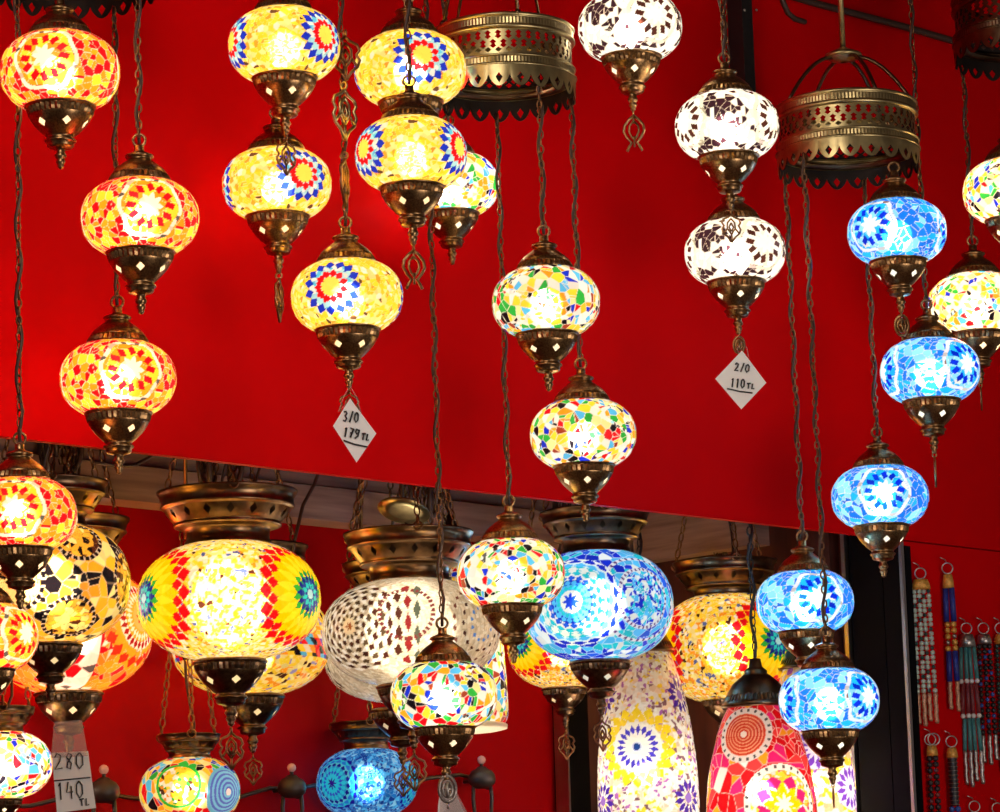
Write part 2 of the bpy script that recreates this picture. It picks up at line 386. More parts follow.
def pat_bigflower(seed, chipw=(.40, .25, .2, .07, .045, .035), spacing=2.24, off=1.12):
    def f(g):
        c, rel = vor(g.P, 6000, seed, [YEL, PALEY, WHITE, ORA, (.10, .15, .5), BRN], chipw, (1, .85, .45), .0012)
        for l0 in (-PI / 2 - off, -PI / 2 - off + spacing):
            rho, ang, dx, dy = local(g, l0)
            rho = np.hypot(dx * .92, dy)
            diamonds(c, rho, ang, .262, .042, 20, RED, None, 0); diamonds(c, rho, ang, .305, .04, 20, RED, None, .5)
            put(c, rho < .232, (1, .66, .0)); diamonds(c, rho, ang, .235, .05, 20, (1, .62, 0), None, .5)
            diamonds(c, rho, ang, .17, .09, 20, (1, .80, .02), None, 0)
            diamonds(c, rho, ang, .115, .035, 16, GRN, None, 0); put(c, rho < .10, (.04, .35, .10))
            diamonds(c, rho, ang, .085, .034, 14, (.01, .02, .3), None, .5)
            put(c, rho < .066, SKY); diamonds(c, rho, ang, .052, .025, 10, TUR, (.02, .06, .4), 0); put(c, rho < .026, LBL)
        return c, rel
    return f
def pat_gold_black(seed):
    def f(g):
        c, rel = vor(g.P, 640, seed, [(.95, .52, .03), BLK, PALEY, (.9, .40, .02)], [.42, .34, .14, .1], (.75, .62, .45), .004)
        bd, _ = vor(g.P, 3000, seed + 1, [(.9, .5, .05), BLK, PALEY, BRN], [.5, .2, .2, .1], (.25, .12, .03), .0015)
        for l0, y0, R in ((-PI / 2 - .35, -.02, .19), (-PI / 2 + .45, -.30, .15), (-PI / 2 + .55, .26, .15), (-PI / 2 + 1.45, 0, .18), (.9, 0, .2), (2.2, 0, .2)):
            rho, ang, dx, dy = local(g, l0, y0)
            m = rho < R; c[m] = bd[m]
            if l0 < -1.7: put(c, m & (bd.sum(1) > 1.2), PALEY)
            v = ((ang * 26 / (2 * PI)) % 1)
            put(c, (np.abs(rho - R - .012) < .014), (.6, .5, .42)); put(c, (np.abs(rho - R - .012) < .013) & (v < .72), BLK)
        return c, rel
    return f
def pat_red_orange(seed):
    def f(g):
        c, rel = vor(g.P, 900, seed, [ORA, (.9, .25, .02), RED, PALE], [.5, .25, .18, .07], (1, .6, .3), .002)
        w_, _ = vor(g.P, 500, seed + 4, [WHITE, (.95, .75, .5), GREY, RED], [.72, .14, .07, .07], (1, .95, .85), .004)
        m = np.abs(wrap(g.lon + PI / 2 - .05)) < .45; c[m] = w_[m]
        for l0 in (-PI / 2 + 1.12, PI / 2 - .6, -PI + .3):
            rho, ang, dx, dy = local(g, l0, .03)
            diamonds(c, rho, ang, .27, .05, 18, (.75, .03, .01), None, 0)
            diamonds(c, rho, ang, .22, .03, 26, ORA, None, .5)
            put(c, rho < .195, PALE); diamonds(c, rho, ang, .165, .035, 26, DKRED, None, 0); put(c, rho < .145, ORA)
            diamonds(c, rho, ang, .118, .028, 26, (1, .85, .6), None, .5); put(c, rho < .085, (1, .45, .1)); star(c, rho, ang, .022, .06, 8, DKRED)
        return c, rel
    return f
def pat_cream(seed):
    def f(g):
        c, rel = vor(g.P, 5200, seed, [CRM, (.62, .50, .34), (.85, .78, .62)], [.6, .2, .2], (.6, .5, .36), .001)
        bt = np.sin(260 * np.sqrt(g.P[:, 0] ** 2 + (g.y) ** 2)) > .75
        c[bt] *= .8
        for l0, big in ((-PI / 2 - .72, 1), (-PI / 2 + .95, 0), (PI / 2, 1)):
            rho, ang, dx, dy = local(g, l0, -.0)
            if big:
                put(c, rho < .045, (.9, .7, .45)); star(c, rho, ang, .008, .03, 6, (.4, .1, .03))
                for i, rc in enumerate((.06, .10, .14, .18, .22, .26)):
                    n = 14 + 2 * i
                    diamonds(c, rho, ang, rc, .023, 16 if i > 2 else 12, BRN if i % 2 else (.10, .06, .03), None, .5 * (i % 2), .74)
                    diamonds(c, rho, ang, rc + .02, .019, 16 if i > 2 else 12, (1, .97, .9), None, .5 * ((i + 1) % 2), .75)
                for i, (rc, nn) in enumerate(((.31, 18), (.36, 18), (.41, 18))):
                    sec = np.abs(ang) < .75
                    cc = c.copy(); diamonds(cc, rho, ang, rc, .026, nn, (BRN, (.22, .02, .02), (.08, .09, .06))[i], None, .5 * (i % 2), .85); c[sec] = cc[sec]
            else:
                for i, rc in enumerate((.09, .15, .21)):
                    diamonds(c, rho, ang, rc, .02, 12 + 4 * i, ((.10, .25, .7), BRN, (.2, .06, .04))[i], None, .5 * (i % 2), .6)
        rho, ang, dx, dy = local(g, -PI / 2 - .02, .06)
        v = ((ang * 34 / (2 * PI)) % 1); put(c, (np.abs(rho - .15) < .012) & (v < .62), (.16, .03, .03))
        return c, rel
    return f
def pat_bigblue(seed):
    def f(g):
        c, rel = vor(g.P, 800, seed, [SKY, BLU, TUR, WHITE, (.02, .12, .8)], [.28, .2, .22, .14, .16], (.75, .9, 1), .0035)
        fn, _ = vor(g.P, 4500, seed + 1, [SKY, BLU, TUR, WHITE], [.3, .3, .2, .2], (.8, .9, 1), .0012)
        for l0 in (-PI / 2 + .62, 1.2):
            rho, ang, dx, dy = local(g, l0, .0)
            m = rho < .19; c[m] = fn[m]
            for rc in (.20, .30):
                v = ((ang * 36 / (2 * PI)) % 1); put(c, np.abs(rho - rc) < .012, (.85, .8, .85)); put(c, (np.abs(rho - rc) < .010) & (v < .4), (.15, .05, .2))
        for l0 in (-PI / 2 - .42, PI / 2):
            rho, ang, dx, dy = local(g, l0, -.02)
            for i, rc in enumerate((.30, .265, .23, .195, .16, .125, .09)):
                diamonds(c, rho, ang, rc, .021, 18, (BLU, SKY, WHITE, TUR, (.02, .12, .8), SKY, TUR)[i], (WHITE, (.8, .95, 1), TUR, WHITE, WHITE, BLU, SKY)[i], .5 * (i % 2), 1.0)
            put(c, rho < .075, WHITE); star(c, rho, ang, .03, .062, 8, (.01, .06, .75))
        return c, rel
    return f
def pat_band(seed):
    def f(g):
        c, rel = vor(g.P, 3800, seed, [YEL, PALEY, ORA, BRN, (.3, .3, .7)], [.5, .22, .15, .07, .06], (1, .8, .3), .0015)
        m = np.abs(g.y + .06) < .07
        k = np.floor(g.lon * g.rad / .05 + (g.y + .06) / .047).astype(int); r = rng(seed); pal = np.array([RED, BLK, SKY, GRN, ORA, BLU, YEL, BLK, PALE, PUR])[r.integers(0, 10, 400)]
        c[m] = pal[(k[m] * 7 + np.floor((g.y[m] + .06) / .047).astype(int) * 13) % 400]
        return c, rel
    return f
def pat_spiral(seed):
    def f(g):
        pal = [PALEY, ORA, RED, BLU, SKY, GRN, BLK, YEL, (.8, .5, .3)]
        c, rel = vor(g.P, 560, seed, pal, [.18, .14, .12, .13, .12, .1, .06, .1, .05], (.95, .8, .5), .005)
        ch, _ = vor(g.P, 2600, seed + 1, [YEL, WHITE, ORA, GRN, BRN], [.4, .3, .12, .1, .08], None)
        rho, ang, dx, dy = local(g, -PI / 2 - .15, .03)
        put(c, rho < .235, (.03, .5, .06)); m = rho < .205; c[m] = ch[m]
        rho, ang, dx, dy = local(g, -PI / 2 + .95, -.04)
        put(c, rho < .26, (.15, .5, .85)); sp = (rho * 22 + ang / (2 * PI)) % 1
        m = rho < .23; c[m] = np.where((sp[m] < .5)[:, None], np.array((.10, .16, .75)), np.array((.2, .6, 1.)))
        put(c, rho < .035, (1, .9, 1))
        return c, rel
    return f
def pat_deepblue(seed):
    def f(g):
        c, rel = vor(g.P, 3400, seed, [(.02, .2, .6), SKY, (.01, .06, .35), LBL], [.4, .25, .2, .15], (.3, .6, .9), .0015)
        for l0 in (-PI / 2 - .72, -PI / 2 + 1.35, 1.6):
            rho, ang, dx, dy = local(g, l0, -.02)
            for i, rc in enumerate((.27, .23, .19, .15, .11)):
                diamonds(c, rho, ang, rc, .026, 18, ((.01, .01, .3), (.02, .2, .7), (.01, .01, .25), TUR, (.03, .1, .6))[i], ((.05, .3, .7), TUR, (.1, .6, .7), (.02, .3, .6), TUR)[i], .5 * (i % 2), .95)
            put(c, rho < .085, TUR); star(c, rho, ang, .02, .065, 8, (.03, .01, .25))
        return c, rel
    return f
def pat_tall_flower(seed):
    def f(g):
        c, rel = vor(g.P, 6500, seed, [WHITE, (.9, .7, .5), YEL, (.45, .15, .5), (.25, .12, .15)], [.5, .2, .1, .1, .1], (.95, .85, .75), .0012)
        for l0, y0, kind in ((-PI / 2 - .1, 0.0, 0), (-PI / 2 + 1.15, .52, 1), (-PI / 2 - 1.15, .52, 1), (-PI / 2 + 1.0, -.50, 1), (-PI / 2 - 1.0, -.50, 1), (PI / 2, 0, 0), (-PI / 2 - .1, -1.0, 0)):
            rho, ang, dx, dy = local(g, l0, y0)
            if kind == 0:
                diamonds(c, rho, ang, .34, .07, 18, (1, .75, .02), None, 0); diamonds(c, rho, ang, .28, .06, 18, YEL, None, .5)
                put(c, rho < .25, WHITE); diamonds(c, rho, ang, .17, .055, 19, (.07, .05, .6), None, 0); put(c, rho < .05, (.6, .7, .95)); put(c, rho < .035, (.01, .05, .25))
            else:
                diamonds(c, rho, ang, .12, .075, 12, (.07, .02, .35), None, 0); put(c, rho < .05, (.3, .15, .6))
        return c, rel
    return f
def pat_tall_pink(seed):
    def f(g):
        c, rel = vor(g.P, 700, seed, [RED, PNK, (.9, .05, .05), ORA, WHITE], [.4, .3, .15, .1, .05], (.95, .65, .55), .005)
        bd, _ = vor(g.P, 5000, seed + 1, [YEL, WHITE, ORA, PNK], [.4, .3, .2, .1], (.9, .7, .4), .001)
        for l0, y0 in ((-PI / 2 - .42, .42), (PI / 2, .4), (.4, .4)):
            rho, ang, dx, dy = local(g, l0, y0)
            v = ((ang * 22 / (2 * PI)) % 1); put(c, rho < .26, (.85, .8, .75)); put(c, (np.abs(rho - .235) < .015) & (v < .35), GREY)
            m = rho < .20; sp = (rho * 34) % 1; c[m] = np.where((sp[m] < .6)[:, None], np.array((.62, .05, .02)), np.array((.9, .35, .2))); put(c, rho < .03, WHITE)
        for l0, y0 in ((-PI / 2 + .35, -.22), (PI / 2 + .8, -.2)):
            rho, ang, dx, dy = local(g, l0, y0)
            v = ((ang * 26 / (2 * PI)) % 1); put(c, rho < .36, WHITE); put(c, (np.abs(rho - .335) < .015) & (v < .3), GREY)
            m = rho < .30; c[m] = bd[m]; diamonds(c, rho, ang, .2, .07, 8, PNK, None, 0)
            star(c, rho, ang, .09, .19, 8, (1, .72, 0)); star(c, rho, ang, .04, .10, 8, WHITE)
        return c, rel
    return f
def pat_tall_purple(seed):
    def f(g):
        c, rel = vor(g.P, 3200, seed, [WHITE, YEL, (.9, .6, .3), (.4, .12, .6)], [.45, .25, .2, .1], (.95, .85, .7), .0015)
        for l0, y0 in ((-PI / 2 + .1, .25), (-PI / 2 + 1.0, -.2), (-PI / 2 - .6, -.3), (1.5, .1)):
            rho, ang, dx, dy = local(g, l0, y0)
            diamonds(c, rho, ang, .17, .08, 14, (.22, .06, .6), (.9, .8, 1), 0); put(c, rho < .09, (1, .9, 1)); put(c, rho < .04, (.2, .08, .5))
        return c, rel
    return f
PATS = {
    'orange_star': pat_star(ORA, YEL, RED, 11, petal=None),
    'blue_star': pat_star((.015, .42, .86), (.30, .74, 1), (.002, .025, .55), 21, border=(.9, .85, .85), bead=(.25, .12, .08), cen=WHITE, tri=(.01, .17, .72)),
    'white_star': pat_star(WHITE, (1, .98, .9), BRN, 31, border=(.9, .85, .65), bead=(.4, .36, .25), tri=(.035, .012, .018), cen=WHITE),
    'rosette': pat_rosette(), 'multi_a': pat_multi(41, 680, .20), 'multi_b': pat_multi(47, 620, .18), 'multi_c': pat_multi(53, 900, .32),
    'big_flower': pat_bigflower(61), 'flower_side': pat_bigflower(62, (.36, .2, .12, .2, .05, .07), 2.2, 1.45), 'gold_black': pat_gold_black(71), 'red_orange': pat_red_orange(81), 'cream': pat_cream(91),
    'big_blue': pat_bigblue(101), 'band': pat_band(111), 'spiral': pat_spiral(121), 'deep_blue': pat_deepblue(131),
    'tall_flower': pat_tall_flower(141), 'tall_pink': pat_tall_pink(151), 'tall_purple': pat_tall_purple(161), 'multi_d': pat_multi(59, 480, .12), 'multi_tall': pat_multi(171, 1400, .22)}
PROFILES = {}
def globe_profile(b, rt, rb, K, p=2.25):
    """superellipse between the two metal collars"""
    a = .5; R = []; Zs = []
    ft = math.asin(min(1, (1 - (rt / a) ** p) ** (1 / p))); fb = math.asin(min(1, (1 - (rb / a) ** p) ** (1 / p)))
    for i in range(K):
        s = (1 - (rt / a) ** p) ** (1 / p) if False else None
        t = ft + (-fb - ft) * i / (K - 1)
        ct, st = math.cos(t), math.sin(t)
        k = (abs(ct) ** p + abs(st) ** p) ** (-1 / p)
        R.append(a * ct * k); Zs.append(b * st * k)
    return np.array(R), np.array(Zs)
def spline_profile(pts, K):
    pts = np.array(pts, float); s = np.r_[0, np.cumsum(np.hypot(*np.diff(pts, axis=0).T))]; t = np.linspace(0, s[-1], K)
    R = np.interp(t, s, pts[:, 0]); Zs = np.interp(t, s, pts[:, 1])
    for _ in range(max(4, K // 6)):
        R[1:-1] = (R[:-2] + 2 * R[1:-1] + R[2:]) / 4
    return R, Zs
_gm = {}
def globe_mesh(pat, prof, M=340, scale=1.0):
    key = (pat, prof[0].tobytes(), M, scale)
    if key in _gm: return _gm[key]
    R, Zs = prof; K = len(R)
    arc = np.r_[0, np.cumsum(np.hypot(np.diff(R), np.diff(Zs)))]; i0 = int(np.argmin(np.abs(Zs))); y = arc[i0] - arc
    lon = np.linspace(-PI, PI, M, endpoint=False)
    LON, RR = np.meshgrid(lon, R); _, ZZ = np.meshgrid(lon, Zs); _, YY = np.meshgrid(lon, y)
    g = G(); g.lon = LON.ravel(); g.rad = RR.ravel(); g.y = YY.ravel()
    g.P = np.stack([g.rad * np.cos(g.lon), g.rad * np.sin(g.lon), ZZ.ravel()], 1)
    c, rel = PATS[pat](g)
    V = g.P.copy(); k = 1 + .012 * (rel - .5); V[:, 0] *= k; V[:, 1] *= k; V *= scale
    i = np.arange(K - 1)[:, None] * M; j = np.arange(M)[None]; jn = (j + 1) % M
    q = np.stack([i + j, i + jn, i + M + jn, i + M + j], -1).reshape(-1, 4)
    me = bpy.data.meshes.new('glass'); me.vertices.add(len(V)); me.vertices.foreach_set('co', V.ravel())
    me.loops.add(q.size); me.loops.foreach_set('vertex_index', q.ravel()[::-1]); me.polygons.add(len(q)); me.polygons.foreach_set('loop_start', np.arange(0, q.size, 4))
    me.polygons.foreach_set('use_smooth', np.ones(len(q), bool)); me.update(calc_edges=True)
    at_ = me.attributes.new('tile', 'FLOAT_COLOR', 'POINT'); at_.data.foreach_set('color', np.c_[np.clip(c, 0, 1), np.ones(len(c))].ravel())
    me.materials.append(GLASS); _gm[key] = me
    return me
SMALL = globe_profile(.352, .262, .262, 110)
BIG = globe_profile(.335, .21, .185, 150)

# ------------------------------------------------------------------ lamp parts, unit = globe width
CAP = [(.262, .300), (.284, .302), (.288, .322), (.276, .332), (.268, .340), (.270, .346, 1), (.262, .365, 1), (.250, .388, 1), (.243, .394), (.238, .405), (.222, .428), (.196, .455), (.165, .480), (.135, .503),
       (.110, .522), (.098, .535), (.100, .543), (.116, .549), (.122, .560), (.117, .572), (.096, .581), (.070, .592), (.048, .600), (.042, .612), (.042, .650), (.030, .660), (.001, .662)]
BOWL = [(.262, -.296), (.284, -.302), (.296, -.314), (.292, -.328), (.280, -.335), (.282, -.341, 1), (.279, -.362, 1), (.270, -.388, 1), (.262, -.395), (.258, -.405), (.246, -.425),
        (.236, -.440), (.226, -.455), (.213, -.470), (.199, -.485), (.183, -.500), (.163, -.520), (.140, -.540), (.122, -.553), (.113, -.562), (.113, -.575), (.126, -.583), (.132, -.593), (.126, -.603), (.112, -.610), (.112, -.632),
        (.100, -.645), (.062, -.655), (.038, -.662)]
FIN = [(.040, -.660), (.036, -.680), (.046, -.700), (.050, -.712), (.040, -.728), (.030, -.742), (.040, -.752), (.036, -.768), (.024, -.785), (.028, -.795), (.020, -.808), (.008, -.816), (.0005, -.818)]
LIN = [(.25, -.34), (.245, -.40), (.22, -.44), (.19, -.48), (.14, -.525), (.10, -.55), (.001, -.556)]  # liner added inside the bowl so its cut-outs glow white
HOLES6 = [(6 + 12 * k, 13, 2) for k in range(6)]
def sc(prof, s): return [(p[0] * s, p[1] * s) + tuple(p[2:]) for p in prof]
_parts = {}
def part_mesh(kind, s, mat, rs=1.0, zo=0.0):
    key = (kind, round(s, 4), mat.name, rs, zo)
    if key in _parts: return _parts[key]
    base = {'cap': CAP, 'bowl': BOWL, 'fin': FIN, 'lin': LIN}[kind]; up = kind == 'cap'
    if rs == 1.0: zo = -.024 if up else .022
    zk = rs if (up or rs != 1.0) else 1.07
    zc = {'cap': .30, 'bowl': -.296, 'fin': -.296, 'lin': -.296}[kind]
    prof = [(p[0] * rs, (p[1] - zc) * zk + zc + zo) + tuple(p[2:]) for p in base]
    m = MB(); m.lathe(sc(prof, s), n={'cap': 72, 'bowl': 72, 'fin': 24, 'lin': 32}[kind], rib=.055, holes=HOLES6 if kind == 'bowl' else ())
    _parts[key] = mesh(kind, m.V, m.F, mat, True, m.flat); return _parts[key]
def loop_mesh():
    if 'loop' not in _parts:
        m = MB().torus((0, 0, .681), .052, .0125, 'y', N=20); _parts['loop'] = mesh('loop', m.V, m.F, BRONZE)
    return _parts['loop']
def chain_mb(P0, P1, pitch=.0102, ln=.0140, wd=.0076, r=.00118, twist=.35, seed=0):
    """oval links, every other one turned a quarter"""
    P0 = np.array(P0, float); P1 = np.array(P1, float); d = P1 - P0; L = np.linalg.norm(d); t = d / L
    u = np.cross(t, [0, 1.0, 0]); u = u / np.linalg.norm(u); v = np.cross(t, u); n = max(2, int(round(L / pitch))); mb = MB()
    rr = random.Random(seed); ph = rr.random() * 6
    for i in range(n):
        c = P0 + d * (i + .5) / n; a = ph + twist * math.sin(i * .31) + (PI / 2 if i % 2 else 0)
        s = math.cos(a) * u + math.sin(a) * v; P = []
        for k in range(10):
            A = 2 * PI * k / 10; P.append(c + t * (ln / 2 - r) * math.cos(A) + s * (wd / 2 - r * .5) * math.sin(A))
        mb.tube(P, r, 4, closed=True)
    return mb
def cable_mb(P0, P1, amp=.0022, r=.0016, seed=0, wave=.09):
    P0 = np.array(P0, float); P1 = np.array(P1, float); L = np.linalg.norm(P1 - P0); n = max(6, int(L / .012)); rr = random.Random(seed); ph = rr.random() * 6; P = []
    for i in range(n + 1):
        c = P0 + (P1 - P0) * i / n; A = ph + i / n * L / wave * 2 * PI; k = min(1, i / 3, (n - i) / 3)
        P.append(c + k * np.array([amp * math.cos(A), amp * math.sin(A), 0]))
    return MB().tube(P, r, 6)
def ornament_mb(s, kind):
    """openwork pendant bent from flat wire: 'leaf', 'tulip' or 'drop'; hangs down from z=0"""
    mb = MB(); r = .013 * s
    def wire(pts, closed=False, rad=r): mb.tube([(x * s, 0, z * s) for x, z in pts], rad, 5, closed)
    mb.torus((0, 0, -.03 * s), .028 * s, r * .8, 'x', N=12, n=5)
    if kind == 'tulip':
        for q in (-1, 1):
            wire([(0, -.06), (q * .05, -.10), (q * .105, -.17), (q * .115, -.24), (q * .08, -.31), (q * .03, -.37), (q * .06, -.42), (q * .085, -.47)], rad=r * 1.3)
            wire([(0, -.12), (q * .05, -.18), (q * .055, -.24), (q * .03, -.30), (0, -.34)])
        wire([(0, -.06), (0, -.15)])
        wire([(0, -.30), (0, -.42)])
    elif kind == 'drop':
        N = 16; wire([(.085 * math.sin(2 * PI * i / N), -.17 - .13 * math.cos(2 * PI * i / N)) for i in range(N)], True, r * 1.5)
        wire([(.05 * math.sin(2 * PI * i / N), -.17 - .08 * math.cos(2 * PI * i / N)) for i in range(N)], True, r * 1.5)
        wire([(0, -.10), (0, -.26)], rad=r * 2); wire([(-.05, -.17), (.05, -.17)], rad=r * 1.4)
        wire([(0, -.30), (0, -.37)])
    else:
        for q in (-1, 1):
            wire([(0, -.06), (q * .04, -.10), (q * .11, -.13), (q * .13, -.18), (q * .10, -.22), (q * .13, -.27), (q * .11, -.33), (q * .05, -.38), (0, -.46)], rad=r * 1.1)
            wire([(0, -.12), (q * .05, -.18), (q * .055, -.26), (0, -.34)]); wire([(0, -.18), (q * .03, -.24), (0, -.30)])
            wire([(q * .055, -.26), (q * .11, -.33)])
        wire([(0, -.34), (0, -.46)])
    return mb
def bulb(parent, z, power, col, radius=.018, name='bulb_light'):
    l = bpy.data.lights.new(name, 'POINT'); l.energy = power; l.color = col; l.shadow_soft_size = radius
    o = bpy.data.objects.new(name, l); C.objects.link(o); o.parent = parent; o.location = (0, 0, z); return o

# ------------------------------------------------------------------ hoops of the chandeliers
HOOPS = {}
def hoop(key, px, py, d, rad, label, hang, mat=BRASS, h=.101):
    """py: pixel height of the hoop's lower edge at its centre"""
    base = at(px, py, d); s = h
    root = empty('chandelier_hoop', base, label, 'chandelier', 'pierced metal chandelier hoops')
    n = 252; R = rad
    top = [(R - .012, s * 1.0), (R - .004, s * 1.0), (R, s * .985), (R + .002, s * .96), (R, s * .94), (R - .001, s * .93), (R, s * .92, 1), (R, s * .88, 1), (R, s * .84, 1), (R + .0015, s * .82), (R + .002, s * .80), (R, s * .775), (R - .003, s * .77)]
    MB().lathe(top, n, rib=.006).obj('top_moulding', mat, root)
    z0, z1 = s * .775, s * .44; rows = 19
    band = [(R - .003, z0 + (z1 - z0) * i / rows) for i in range(rows + 1)]
    holes = []
    for k in range(42):
        c0 = 6 * k
        holes += [(c0, 3, 2), (c0, 6, 2), (c0 + 3, 10, 2), (c0 + 3, 13, 2), (c0, 16, 2)]
    MB().lathe(band, n, holes=holes).obj('pierced_band', mat, root)
    MB().lathe([(p[0] - .0012, p[1]) for p in band], n, holes=holes).obj('band_shade_lining', DARKLIN, root)  # added dark sheet: dull inner metal plus painted shade
    low = [(R - .003, s * .44), (R, s * .435), (R + .002, s * .42), (R + .001, s * .405), (R, s * .395, 1), (R, s * .36, 1), (R, s * .325, 1), (R + .001, s * .315), (R + .003, s * .30), (R + .002, s * .285)]
    MB().lathe(low, n, rib=.006).obj('lower_moulding', mat, root)
    sk0, sk1 = s * .285, 0.0; rw = 8
    sk = [(R + .0015 - .001 * i / rw, sk0 + (sk1 - sk0) * i / rw) for i in range(rw + 1)]
    def zm(i, A, z):
        f = i / rw; dep = abs(math.sin(A * 10.5)) ** .7
        return sk0 - (sk0 - sk1) * f * (.45 + .55 * dep)
    skh = [(6 + 12 * k, 5, 2) for k in range(21)]
    MB().lathe(sk, n, zmod=zm, holes=skh).obj('scalloped_skirt', mat, root)
    MB().lathe([(p[0] - .0014, p[1]) for p in sk], n, zmod=zm, holes=skh).obj('skirt_shade_lining', DARKLIN, root)  # second added sheet, darkens the inside of the skirt the same way
    MB().lathe([(R - .006, s * .31), (R - .02, s * .33), (R - .02, s * .30), (R - .004, s * .28)], 96).obj('inner_ledge', DARKBRONZE, root)
    if hang == 'rod':
        zt = .175; b = MB().tube([(0, 0, zt), (0, 0, CEIL - base[2])], .0042, 10).obj('rod', mat, root)
        MB().lathe([(.006, zt + .012), (.012, zt + .008), (.026, zt + .002), (.028, zt - .002), (.02, zt - .006), (.004, zt - .01)], 32).obj('canopy_disc', mat, root)
        for a in (-2.7, -1.2, -.35, .9, 2.1):
            P = [];
            for i in range(9):
                t = i / 8; r = .016 + (R - .02) * t; P.append((r * math.cos(a), r * math.sin(a), zt - .004 + (s - .002 - zt) * (t ** 1.9)))
            MB().tube(P, .0028, 6).obj('arm', DARKBRONZE, root)
    elif hang == 'chains':
        for a in (-1.35, -2.6, .9, 2.4):
            p0 = (R * .98 * math.cos(a), R * .98 * math.sin(a), s * .98)
            MB().tube([p0, (R * .5 * math.cos(a), R * .5 * math.sin(a), s + .16), (0, 0, s + .33)], .0022, 6).obj('arm', DARKBRONZE, root)
            MB().ball(p0, .0045).obj('rivet', DARKBRONZE, root)
        MB().tube([(0, 0, s + .325), (0, 0, CEIL - base[2])], .0042, 8).obj('rod', DARKBRONZE, root)
    HOOPS[key] = (base, R)
    return root
hoop('A', 74, -4, 4.10, .099, 'dark chandelier hoop above the orange lamps, only its scalloped edge in view', 'chains', DARKBRONZE)
hoop('C', 505, 104, 4.52, .094, 'green tinged brass chandelier hoop, pierced and scalloped, left of the highest white lamp', 'chains', BRASS)
hoop('E', 849, 173, 4.90, .1015, 'brass chandelier hoop hanging by curved arms from a rod, above the blue lamps', 'rod', BRASS)
hoop('F', 1029, 62, 5.05, .109, 'dark bronze chandelier hoop cut off by the top right corner', 'chains', DARKBRONZE)

# ------------------------------------------------------------------ small hanging lamps
WARM = (1.0, .80, .55); NEUT = (1.0, .93, .80); COOL = (.86, .95, 1.0)
def small_lamp(cx, cy, wpx, pat, rotdeg, label, group, depth=4.4, ring=None, back=False, orn=None, power=1.0, col=WARM, swing=0.0, links=2, nolong=False):
    if ring:
        base, R = HOOPS[ring]; hp = at(cx, cy, depth)
        dx = hp[0] - base[0]; dx = max(-R * .995, min(R * .995, dx)); dy = math.sqrt(R * R - dx * dx) * .97
        want = base[1] + (dy if back else -dy); depth = depth * want / hp[1]; ztop = base[2] + .012
    else:
        ztop = CEIL
    s = wpx * depth / F; c = at(cx, cy + .045 * wpx, depth); low = .832 * s
    root = empty('hanging_mosaic_lamp', c - Z3 * low, label, 'lamp', group)
    rz = math.radians(rotdeg)
    g = link('glass_globe', globe_mesh(pat, SMALL, 340), root, (0, 0, low)); g.scale = (s,) * 3; g.rotation_euler = (0, 0, rz)
    r2 = random.Random(hash((cx, cy)) % 1000).random() * 6
    for nm, kd, mt in (('top_cap', 'cap', BRONZE), ('bottom_bowl', 'bowl', BRONZE), ('finial', 'fin', BRONZE), ('hole_glow_liner', 'lin', LINER)):
        if kd in ('fin', 'lin'): link(nm, part_mesh(kd, 1.0, mt), bowl_); continue
        o = link(nm, part_mesh(kd, 1.0, mt), root, (0, 0, low)); o.scale = (s,) * 3; o.rotation_euler = (0, 0, PI / 2 * 3 + math.radians(8 - 16 * (int(cx + cy) % 3)) if kd == 'bowl' else 0)
        if kd == 'bowl': bowl_ = o
        else: link('hanging_loop', loop_mesh(), o)
    top = ztop - (c[2] - low); z0 = low + .721 * s
    if top > z0 + .02:
        chain_mb((0, 0, z0 - .002), (0, 0, top), seed=int(cx)).obj('chain', CHAINM, root)
        cable_mb((0, 0, low + .65 * s), (0.0, 0, top), amp=.0036, r=.0021, seed=int(cy)).obj('cable', CORD, root)
    if orn:
        kind, sc_, ya = orn
        o = ornament_mb(s * sc_, kind).obj('pendant_ornament', BRONZE, root, loc=(0, 0, .01 * s)); o.rotation_euler = (0, 0, math.radians(ya))
    bulb(root, low - .02 * s, BULB * power * (s / .14) ** 2, col, .13 * s)
    return root, s, c
GA = 'orange star pattern lamps at the left'; GB = 'yellow lamps with blue and red rosettes'; GC = 'multicoloured patchwork lamps'; GD = 'white and black mosaic lamps'; GE = 'blue star pattern lamps'
small_lamp(60, 67, 120, 'orange_star', -8, 'orange and red star mosaic lamp in the top left corner, highest of the orange ones', GA, 3.95, ring='A')
small_lamp(140, 213, 118, 'orange_star', 17, 'orange star mosaic lamp on its chain just above the loop of another orange lamp', GA, 4.02, ring='A')
small_lamp(118, 374, 116, 'orange_star', 21, 'orange star mosaic lamp hanging lowest on the red wall, finial against the grey beam', GA, 4.12, ring='A', back=True)
small_lamp(20, 510, 114, 'orange_star', 2, 'orange star mosaic lamp at the left edge in front of the black and gold globe', GA, 4.05, ring='A')
small_lamp(-16, 633, 108, 'orange_star', -60, 'orange lamp mostly cut off by the left edge, below the other orange ones', GA, 4.1)
small_lamp(284, 41, 112, 'rosette', 52, 'yellow rosette lamp at the top with its pendant over the lamp right below', GB, power=.85, depth=4.18, orn=('leaf', .8, 40))
small_lamp(277, 180, 109, 'rosette', 34, 'yellow rosette lamp directly below another, long pendant seen edge on', GB, power=.85, depth=4.36, orn=('leaf', 1.0, 80))
small_lamp(410, 65, 112, 'rosette', 15, 'yellow rosette lamp partly hidden behind the chain and cap of a nearer yellow lamp', GB, power=.85, depth=4.40)
small_lamp(411, 150, 112, 'rosette', 63, 'yellow lamp whose plain mosaic faces front between two side rosettes, tulip pendant below', GB, power=.85, depth=4.20, orn=('tulip', .85, 15))
